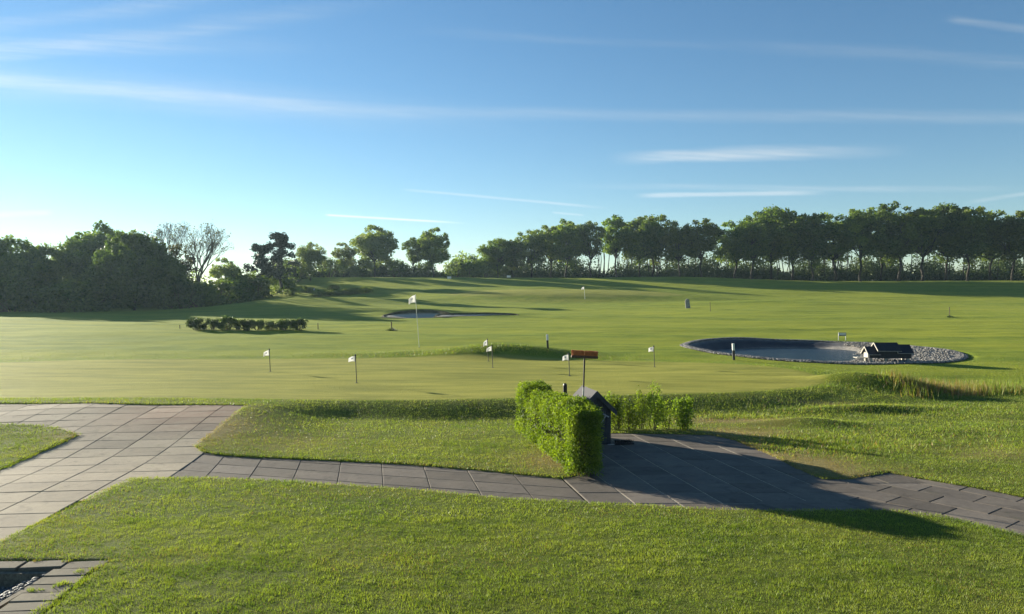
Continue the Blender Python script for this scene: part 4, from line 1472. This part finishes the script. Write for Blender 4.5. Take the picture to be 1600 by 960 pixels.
def marker_post(px, base, top, label, frac=0.42):
    q = hit(px, base)
    H = (base - top) / F * q.y
    o = empty('marker_post', q)
    o.rotation_euler = (0, R(-2.8), 0)
    tag(o, label, 'post', 'black and white marker posts by the green')
    b = MB()
    b.box(0, 0, H * (1 - frac) / 2 - 0.04, 0.085, 0.06, H * (1 - frac) + 0.08, bevel=0.006)
    b.build('lower_post', M['black_paint'], o)
    b = MB()
    b.box(0, 0, H * (1 - frac / 2), 0.0875, 0.0625, H * frac, bevel=0.008)
    b.build('white_top', M['white_paint'], o)


marker_post(1147, 563, 537, 'black and white marker post at the near edge of the pond')
marker_post(856, 545, 523, 'black and white marker post behind the putting green mound')


def stake(px, base, top, w, label, tuft=False, seed=1):
    q = hit(px, base)
    H = (base - top) / F * q.y
    o = empty('stake', q)
    o.rotation_euler = (0, R(-2.0), 0)
    tag(o, label, 'stake')
    b = MB()
    b.tube([(0, 0, -0.05), (0, 0, H * 0.96), (0, 0, H)], [w / 2, w / 2, w * 0.3], 8)
    b.build('post', M['wood'], o)
    if tuft:
        g = np.random.default_rng(seed)
        n = 320
        r = np.abs(g.normal(0, 0.22, n))
        a = g.uniform(0, 6.28, n)
        B = np.stack([np.cos(a) * r, np.sin(a) * r, np.zeros(n) - 0.02], -1)
        T = B + np.stack([np.cos(a) * 0.1, np.sin(a) * 0.1, g.uniform(0.08, 0.26, n) * np.exp(-r * 1.5)], -1) + g.normal(0, 0.03, (n, 3))
        S = np.stack([-np.sin(a), np.cos(a), np.zeros(n)], -1) * 0.015
        V = np.stack([B - S, B + S, T], 1).reshape(-1, 3)
        tu = link('grass_tuft', np_mesh('grass_tuft', V, np.arange(n * 3).reshape(-1, 3), False, tint=np.repeat(g.uniform(0, .6, n), 3)), M['leaf_low'], o)
        tu['kind'] = 'stuff'


stake(612, 517, 503, 0.07, 'wooden stake in a grass tuft in front of the left bunker', True, 1)
stake(1484, 496, 480, 0.07, 'wooden stake in a grass tuft on the right fairway', True, 2)
stake(497, 515, 505, 0.05, 'thin stake just right of the row of low shrubs')
stake(281, 514, 508, 0.05, 'thin stake just left of the row of low shrubs')
stake(273, 468, 464, 0.09, 'tiny stake in the shade of the left wood')
stake(1059 + 51, 487, 472, 0.05, 'thin sapling stake right of the grey leaning board')

# a grey board leaning on the fairway
q = hit(1075, 482)
o = empty('leaning_board', q, R(12))
o.rotation_euler = (R(8), R(-10), R(20))
tag(o, 'grey board leaning in the grass below the far green', 'board')
b = MB()
b.prism([(-0.28, -0.05), (0.30, -0.05), (0.22, 0.95), (-0.05, 1.08), (-0.30, 0.9)], -0.03, 0.03)
b.build('panel', M['grey_board'], o)
b = MB()
b.tube([(0.1, 0.03, 0.75), (0.25, 0.42, -0.2)], [0.03, 0.03], 6)
b.build('prop', M['wood'], o)


# ------------------------------------------------------------------ flags
def flag_cloth(W, H, seed, thick=0.004):
    """a drooping flag hung to the left of its pole, a closed thin sheet"""
    g = random.Random(seed)
    nx, nz = 9, 8
    ph, amp = g.uniform(0, 6), g.uniform(0.10, 0.2)
    grid = {}
    v, f = [], []
    for side in (0, 1):
        for i in range(nx):
            for j in range(nz):
                u, w = i / (nx - 1), j / (nz - 1)
                x = -W * u * (0.92 + 0.08 * w)
                z = -H * w * (1 - 0.28 * u) - H * 0.38 * u * u - H * 0.1 * u * math.sin(ph)
                y = amp * W * math.sin(u * 5 + ph + w * 1.2) * (0.3 + u)
                grid[side, i, j] = len(v)
                v.append((x, y + (thick if side else 0), z))
        for i in range(nx - 1):
            for j in range(nz - 1):
                q = (grid[side, i, j], grid[side, i + 1, j], grid[side, i + 1, j + 1], grid[side, i, j + 1])
                f.append(q if side else q[::-1])
    rim = [(i, 0) for i in range(nx)] + [(nx - 1, j) for j in range(1, nz)] + [(i, nz - 1) for i in range(nx - 2, -1, -1)] + [(0, j) for j in range(nz - 2, 0, -1)]
    for k in range(len(rim)):
        a, c_ = rim[k], rim[(k + 1) % len(rim)]
        f.append((grid[0, a[0], a[1]], grid[0, c_[0], c_[1]], grid[1, c_[0], c_[1]], grid[1, a[0], a[1]]))
    patch = []
    for (i, j) in ((3, 2), (5, 2), (5, 4), (3, 4)):
        p = v[grid[0, i, j]]
        patch.append((p[0], p[1] - 0.0035, p[2]))
    return v, f, patch


def golf_flag(px, base, top, W, H, label, group, pole_r, big=False, seed=0, D=None):
    q = hit(px, base)
    if D:
        q = Vector(((px - CX) / F * D, D, gz((px - CX) / F * D, D)))
    h = (base - top) / F * q.y if not D else (CH - (top - HY) / F * D) - q.z
    o = empty('golf_flag', q)
    o.rotation_euler = (0, R(-2.4 if not big else -4.2), 0)
    tag(o, label, 'flag', group)
    b = MB()
    if big:
        b.tube([(0, 0, -0.05), (0, 0, h)], [pole_r, pole_r], 8)
        b.build('pole', M['pole_white'], o)
    else:
        b.tube([(0, 0, -0.05), (0, 0, h)], [pole_r, pole_r], 8)
        b.build('pole', M['pole'], o)
        b = MB()
        b.tube([(0, 0, h - 0.035), (0, 0, h + 0.012), (0, 0, h + 0.02)], [pole_r * 1.9, pole_r * 1.9, pole_r], 8)
        b.build('cap', M['black_paint'], o)
    b = MB()
    b.tube([(0, 0, 0.006), (0, 0, 0.009)], [0.056, 0.054], 14)
    b.build('cup', M['cup'], o)
    v, f, patch = flag_cloth(W, H, seed)
    me = bpy.data.meshes.new('flag')
    me.from_pydata([(x - pole_r, y, z + h - 0.03) for (x, y, z) in v], [], f)
    me.update()
    me.polygons.foreach_set('use_smooth', [True] * len(me.polygons))
    fl = link('flag', me, M['white'], o)
    me = bpy.data.meshes.new('print')
    me.from_pydata([(x - pole_r, y, z + h - 0.03) for (x, y, z) in patch], [], [(0, 1, 2, 3)])
    link('print', me, M['print'], fl)
    return o


GF = 'small flags on the putting green'
golf_flag(422, 581, 546, 0.20, 0.19, 'small white flag farthest left on the putting green', GF, 0.013, seed=1)
golf_flag(557, 599, 555, 0.20, 0.17, 'small white flag nearest the camera on the putting green', GF, 0.013, seed=2)
golf_flag(770, 575, 540, 0.19, 0.17, 'front flag of the close pair on the putting green', GF, 0.013, seed=3)
golf_flag(763, 565, 530, 0.16, 0.22, 'rear flag of the close pair on the putting green', GF, 0.010, seed=4)
golf_flag(890, 588, 553, 0.20, 0.19, 'small white flag showing behind the broom head', GF, 0.013, seed=5)
golf_flag(1023, 574, 541, 0.20, 0.18, 'small white flag farthest right on the putting green', GF, 0.013, seed=6)
golf_flag(655, 543, 460, 0.34, 0.36, 'tall white pole with a white flag before the left bunker', 'tall hole flags', 0.011, True, 7)
golf_flag(914, 468, 448, 0.36, 0.32, 'distant white flag on the far green', 'tall hole flags', 0.022, True, 8)

# small boards on the skyline
def notice(px, base, top, W, label, dark=False, D=None):
    q = hit(px, base) if D is None else Vector(((px - CX) / F * D, D, gz((px - CX) / F * D, D)))
    H = (base - top) / F * q.y
    o = empty('notice_board', q)
    tag(o, label, 'sign')
    b = MB()
    b.box(0, 0, H * 0.68, W, 0.04, H * 0.56, bevel=0.01)
    b.build('panel', M['white_paint'] if not dark else M['grey_board'], o)
    for s in (-1, 1):
        b = MB()
        b.box(s * (W / 2 - 0.02), 0.045, H * 0.5 - 0.05, 0.045, 0.045, H + 0.1)
        b.build('leg', M['wood'], o)


notice(702, 435, 429, 0.68, 'small white board on the hill crest left of centre', D=128)
notice(795, 433, 427.5, 0.68, 'small white board on the hill crest near the start of the long row', D=132)
notice(489, 437, 432, 0.5, 'small white board beside the pale bushy tree', D=112)
# the sign behind the pond: two posts, a narrow pale panel at the top
q = hit(1316, 532)
o = empty('pond_sign', q)
tag(o, 'small sign on two thin legs behind the pond', 'sign')
for s in (-1, 1):
    b = MB()
    b.tube([(s * 0.20, 0, -0.1), (s * 0.20, 0, 0.43)], [0.018, 0.018], 8)
    b.build('leg', M['metal'], o)
b = MB()
b.box(0, -0.03, 0.33, 0.42, 0.02, 0.19, bevel=0.004)
pn = b.build('panel', M['grey_board'], o)
b = MB()
b.box(0, -0.043, 0.35, 0.36, 0.004, 0.07)
b.build('notice', M['white_paint'], pn)

# ------------------------------------------------------------------ duck house at the near edge of the pond
DH = 29.9
dz = 0.345
duck = empty('duck_house', ((1386 - CX) / F * DH, DH, dz), R(-4))
tag(duck, 'black duck house with stepped roofs on short legs at the pond edge', 'duck house')


def gable_block(x0, x1, hw, z0, ze, zr, name, parent):
    bo = MB()
    b0 = len(bo.v)
    prof = [(-hw, z0), (hw, z0), (hw, ze), (0, zr), (-hw, ze)]
    for x in (x0, x1):
        for (y, z) in prof:
            bo.v.append((x, y, z))
    nn = 5
    bo.f.append(tuple(reversed(range(b0, b0 + nn))))
    bo.f.append(tuple(range(b0 + nn, b0 + 2 * nn)))
    for i in range(nn):
        bo.f.append((b0 + i, b0 + (i + 1) % nn, b0 + nn + (i + 1) % nn, b0 + nn + i))
    w = bo.build(name, M['duck_board'], parent)
    rf = MB()
    for s in (-1, 1):
        b0 = len(rf.v)
        k = (zr - ze) / hw
        oh = 0.09
        for x in (x0 - 0.06, x1 + 0.06):
            rf.v += [(x, 0, zr + 0.004), (x, s * (hw + oh), ze - k * oh + 0.004), (x, s * (hw + oh), ze - k * oh + 0.035), (x, 0, zr + 0.037)]
        q = [(0, 1, 2, 3), (7, 6, 5, 4), (0, 4, 5, 1), (1, 5, 6, 2), (2, 6, 7, 3), (3, 7, 4, 0)]
        rf.f += [tuple(b0 + i for i in (f if s < 0 else f[::-1])) for f in q]
    rf.build('roof', M['duck_board'], parent)
    tr = MB()
    for s in (-1, 1):                                # pale verge boards on the left gable
        k = (zr - ze) / hw
        a, c_ = Vector((x0 - 0.075, 0, zr + 0.02)), Vector((x0 - 0.075, s * (hw + 0.09), ze - k * 0.09 + 0.02))
        d = (c_ - a).normalized()
        M2 = Matrix.Translation((a + c_) / 2) @ Matrix.Rotation(math.atan2(d.z, d.y), 4, 'X')
        tr.box(0, 0, 0, 0.022, (c_ - a).length, 0.045, M2)
    tr.build('verge_board', M['pale_trim'], parent)
    ev = MB()
    ev.box((x0 + x1) / 2, -(hw + 0.095), ze - (zr - ze) / hw * 0.09 + 0.012, x1 - x0 + 0.12, 0.012, 0.022)
    ev.build('eave_board', M['grey_board'], parent)
    return w


gable_block(-0.44, 0.34, 0.34, 0.16, 0.50, 0.74, 'middle_body', duck)
gable_block(-0.80, -0.445, 0.28, 0.16, 0.36, 0.58, 'left_body', duck)
gable_block(0.345, 0.82, 0.30, 0.16, 0.42, 0.66, 'right_body', duck)
b = MB()
b.box(-0.815, 0, 0.27, 0.012, 0.40, 0.19)
b.build('end_panel', M['pale_trim'], duck)
b = MB()
b.box(-1.02, 0.02, 0.165, 0.42, 0.42, 0.03, bevel=0.005)
b.build('landing', M['pale_trim'], duck)
for (lx, ly) in ((-0.72, -0.24), (-0.16, -0.27), (0.72, -0.25), (-0.72, 0.24), (0.1, 0.27), (0.72, 0.25)):
    b = MB()
    b.box(lx, ly, -0.10, 0.085, 0.085, 0.51, bevel=0.006)
    b.build('leg', M['pale_trim'], duck)

# ------------------------------------------------------------------ grass
m = Mat('grass blades')
gp = m.pos()
nb1 = m.noise(0.7, 4, 0.6, gp)
nb2 = m.noise(4.0, 4, 0.6, gp)
t = m.attr('tint')
cg = m.mix(t, (0.070, 0.132, 0.015), (0.252, 0.318, 0.054))
cg = m.mix(m.rng(nb1, 0.38, 0.66, 0, 0.65), cg, (0.275, 0.315, 0.062))
cg = m.mix(m.rng(nb2, 0.53, 0.68, 0, 0.65), cg, (0.050, 0.098, 0.016))
nb3 = m.noise(1.6, 3, 0.5, m.pos(0.35, 1.6, 1, rot=R(-12)))
cg = m.mix(m.rng(nb3, 0.5, 0.64, 0, 0.45), cg, (0.070, 0.120, 0.018))
cg = m.mix(m.attr('dry'), cg, m.mix(t, (0.160, 0.108, 0.056), (0.360, 0.252, 0.130)))
pb = m.principled(cg, 0.5, None, 0.25)
tb_ = m.node('ShaderNodeBsdfTranslucent')
m.put(tb_.inputs[0], m.mix(1.0, cg, (1.35, 1.35, 0.5), 'MULTIPLY'))
mx = m.node('ShaderNodeMixShader')
mx.inputs[0].default_value = 0.42
m.l.new(pb, mx.inputs[1])
m.l.new(tb_.outputs[0], mx.inputs[2])
M['grass'] = m.done(mx.outputs[0])


def blades(name, label, x, y, h, w, g, dry, mat, lean=0.6, tlo=0.0):
    n = len(x)
    z = ground(x, y, False)
    B = np.stack([x, y, z - 0.008], -1)
    a = g.uniform(0, 2 * math.pi, n)
    S = np.stack([np.cos(a), np.sin(a), np.zeros(n)], -1) * (w / 2)[:, None]
    la = g.uniform(0, 2 * math.pi, n)
    l = h * lean * g.uniform(0.1, 1.0, n)
    T = B + np.stack([np.cos(la) * l, np.sin(la) * l, h], -1)
    V = np.stack([B - S, B + S, T], 1).reshape(-1, 3)
    ti = np.repeat(np.clip(0.65 * g.uniform(tlo, 1, n) + 0.5 * (vnoise(x, y, 0.11, 3) - 0.5) + 0.3 * (vnoise(x, y, 0.6, 4) - 0.5) + 0.18, 0, 1), 3)
    o = link(name, np_mesh(name, V, np.arange(n * 3).reshape(-1, 3), False, tint=ti, dry=np.repeat(dry, 3)), mat)
    tag(o, label, kind='stuff')
    return o


def clumpy(x, y):
    return np.clip(0.55 * vnoise(x, y, 0.07, 1) + 0.45 * vnoise(x, y, 0.23, 2), 0, 1)


dry_spots = []
for (px, py, rx_, ry_, k) in [(340, 672, 0.9, 1.8, 1.0), (430, 690, 2.0, 1.2, 0.5), (860, 722, 0.8, 1.2, 0.9), (700, 728, 3.0, 0.5, 0.45), (1160, 676, 1.0, 0.7, 1.2), (1150, 657, 1.7, 0.5, 1.1), (1215, 702, 0.8, 1.4, 1.2), (1270, 728, 1.0, 1.3, 1.1), (1330, 742, 0.9, 0.5, 1.0), (1480, 700, 1.2, 0.4, 0.5), (1300, 632, 1.4, 0.35, 0.7),
                              (1540, 710, 1.3, 0.7, 0.45), (1350, 735, 1.2, 0.7, 0.4), (110, 682, 0.6, 0.4, 0.7), (150, 880, 0.5, 0.5, 0.3), (60, 850, 1.0, 0.3, 0.35)]:
    q = hit(px, py)
    dry_spots.append((q.x, q.y, rx_, ry_, k))


def scatter(n, y0, y1, half, seed, h0, h1, w0, w1, extra=None):
    g = np.random.default_rng(seed)
    y = np.sqrt(g.uniform(y0 * y0, y1 * y1, n))
    x = g.uniform(-1, 1, n) * (half * y + 0.8)
    ps = path_sd(x, y)
    ok = (ps > -0.012 + g.normal(0, 0.014, n) - 0.05 * np.clip(vnoise(x, y, 0.3, 14) - 0.45, 0, 1)) & (pit_sd(x, y) > 0.08)
    sl = (x > -6.3) & (x < -4.32 + g.normal(0, 0.03, n)) & (y > 5.0) & (y < 8.08 + g.normal(0, 0.03, n)) & (y < 8.08 - 0 * x)
    ok &= ~(sl & ((x < -4.3 + 0.12 * (7.7 - y) - np.abs(g.normal(0, 0.05, n)))) & (vnoise(x, y, 0.16, 12) < 0.72))
    ok &= g.uniform(0, 1, n) > sstep(22, 42, y)
    ok &= green_mask(x, y, -0.1, 0.02) < 0.5
    ok &= ell(x, y, POND) > 1.03
    soil = np.zeros(n)
    for (px, py, rx_, ry_) in [(1205, 664, 0.8, 0.42), (1180, 672, 0.5, 0.3), (1215, 704, 0.45, 0.3)]:
        q = hit(px, py)
        soil = np.maximum(soil, bump2(x, y, q.x, q.y, rx_, ry_, 0.9, 0, 1.5))
    ok &= g.uniform(0, 1, n) > soil
    x, y = x[ok], y[ok]
    n = len(x)
    dry = np.zeros(n)
    for (sx, sy, rx_, ry_, k) in dry_spots:
        dry = np.maximum(dry, bump2(x, y, sx, sy, rx_, ry_, k))
    dry = np.maximum(dry, 0.30 * sstep(0.55, 0.85, vnoise(x, y, 0.9, 5)))
    dry = np.clip((g.uniform(0, 1, n) < dry * 0.95 + 0.07).astype(float) * g.uniform(0.75, 1, n), 0, 1)
    kp = (g.uniform(0, 1, n) > 0.45 * (dry > 0.3)) | (g.uniform(0, 1, n) < 0.3)
    x, y, dry = x[kp], y[kp], dry[kp]
    n = len(x)
    cl = clumpy(x, y)
    fade = 1 - sstep(24, 40, y)
    h = g.uniform(h0, h1, n) * (0.45 + 1.1 * cl) * (1 - 0.3 * dry) * (0.25 + 0.75 * fade)
    return x, y, h, g.uniform(w0, w1, n), dry, g


x, y, h, w, dry, g = scatter(460000, 5.0, 9.6, 0.78, 41, 0.014, 0.036, 0.004, 0.0075)
blades('lawn_grass', 'short grass of the near lawn', x, y, h, w, g, dry, M['grass'], 0.7)
x, y, h, w, dry, g = scatter(360000, 9.6, 15.0, 0.76, 42, 0.015, 0.038, 0.006, 0.011)
blades('lawn_grass', 'short grass round the paths and patio', x, y, h, w, g, dry, M['grass'], 0.7)
x, y, h, w, dry, g = scatter(280000, 15.0, 23.0, 0.74, 43, 0.016, 0.042, 0.009, 0.016)
blades('lawn_grass', 'short grass on the bank of the putting green and the right lawn', x, y, h, w, g, dry, M['grass'], 0.7)
x, y, h, w, dry, g = scatter(190000, 23.0, 42.0, 0.73, 44, 0.018, 0.045, 0.014, 0.028)
blades('lawn_grass', 'short grass beyond the putting green and round the pond', x, y, h, w, g, dry, M['grass'], 0.7)
# tall pale reeds in the ditch on the right
g = np.random.default_rng(51)
n = 9000
tt = g.uniform(0, 1, n)
a_, b_ = hit(1400, 600), hit(1700, 604)
x = a_.x + (b_.x - a_.x) * tt + g.normal(0, 0.2, n)
y = a_.y + (b_.y - a_.y) * tt + g.normal(0, 0.45, n)
h = g.uniform(0.10, 0.34, n) * (0.5 + 0.7 * np.exp(-((tt - 0.3) / 0.35) ** 2) + 0.2 * np.sin(tt * 40))
blades('reeds', 'tall pale reeds in the ditch before the pond', x, y, np.maximum(h, 0.06), g.uniform(0.010, 0.022, n), g, (g.uniform(0, 1, n) < 0.6 * np.exp(-((tt - 0.22) / 0.2) ** 2) + 0.12).astype(float), M['grass'], 0.35)
# longer tufts along the ridges and worn edges on the right
n = 26000
Vx, Vy = [], []
for (px, py, sx, sy, k) in [(1330, 606, 1.2, 0.4, 1500), (1250, 690, 0.7, 0.3, 1600), (1150, 652, 0.5, 0.2, 900), (1400, 640, 2.0, 0.5, 3500), (1500, 680, 2.0, 1.0, 3500), (1300, 700, 1.0, 0.4, 2500), (740, 550, 3.0, 0.5, 5000)]:
    q = hit(px, py)
    Vx.append(q.x + g.normal(0, sx, k))
    Vy.append(q.y + g.normal(0, sy, k))
x, y = np.concatenate(Vx), np.concatenate(Vy)
ok = (path_sd(x, y) > 0.05) & (green_mask(x, y, 0, 0.02) < 0.5)
x, y = x[ok], y[ok]
blades('rough_grass', 'longer rough grass along the ridges and banks', x, y, g.uniform(0.035, 0.085, len(x)), g.uniform(0.010, 0.020, len(x)), g, (g.uniform(0, 1, len(x)) < 0.12).astype(float), M['grass'], 0.8)

# ------------------------------------------------------------------ evening haze in the air
HAZE = 0.0002
if HAZE > 0:
    hb = MB()
    hb.box(0, 300, 12.5, 900, 900, 45)
    mm = Mat('haze')
    pv = mm.node('ShaderNodeVolumePrincipled')
    pv.inputs['Color'].default_value = (0.60, 0.84, 1.0, 1)
    pv.inputs['Density'].default_value = HAZE
    pv.inputs['Anisotropy'].default_value = 0.35
    mm.l.new(pv.outputs[0], mm.out.inputs['Volume'])
    hz = hb.build('haze', mm.m)
    tag(hz, 'thin evening haze in the air', kind='stuff')
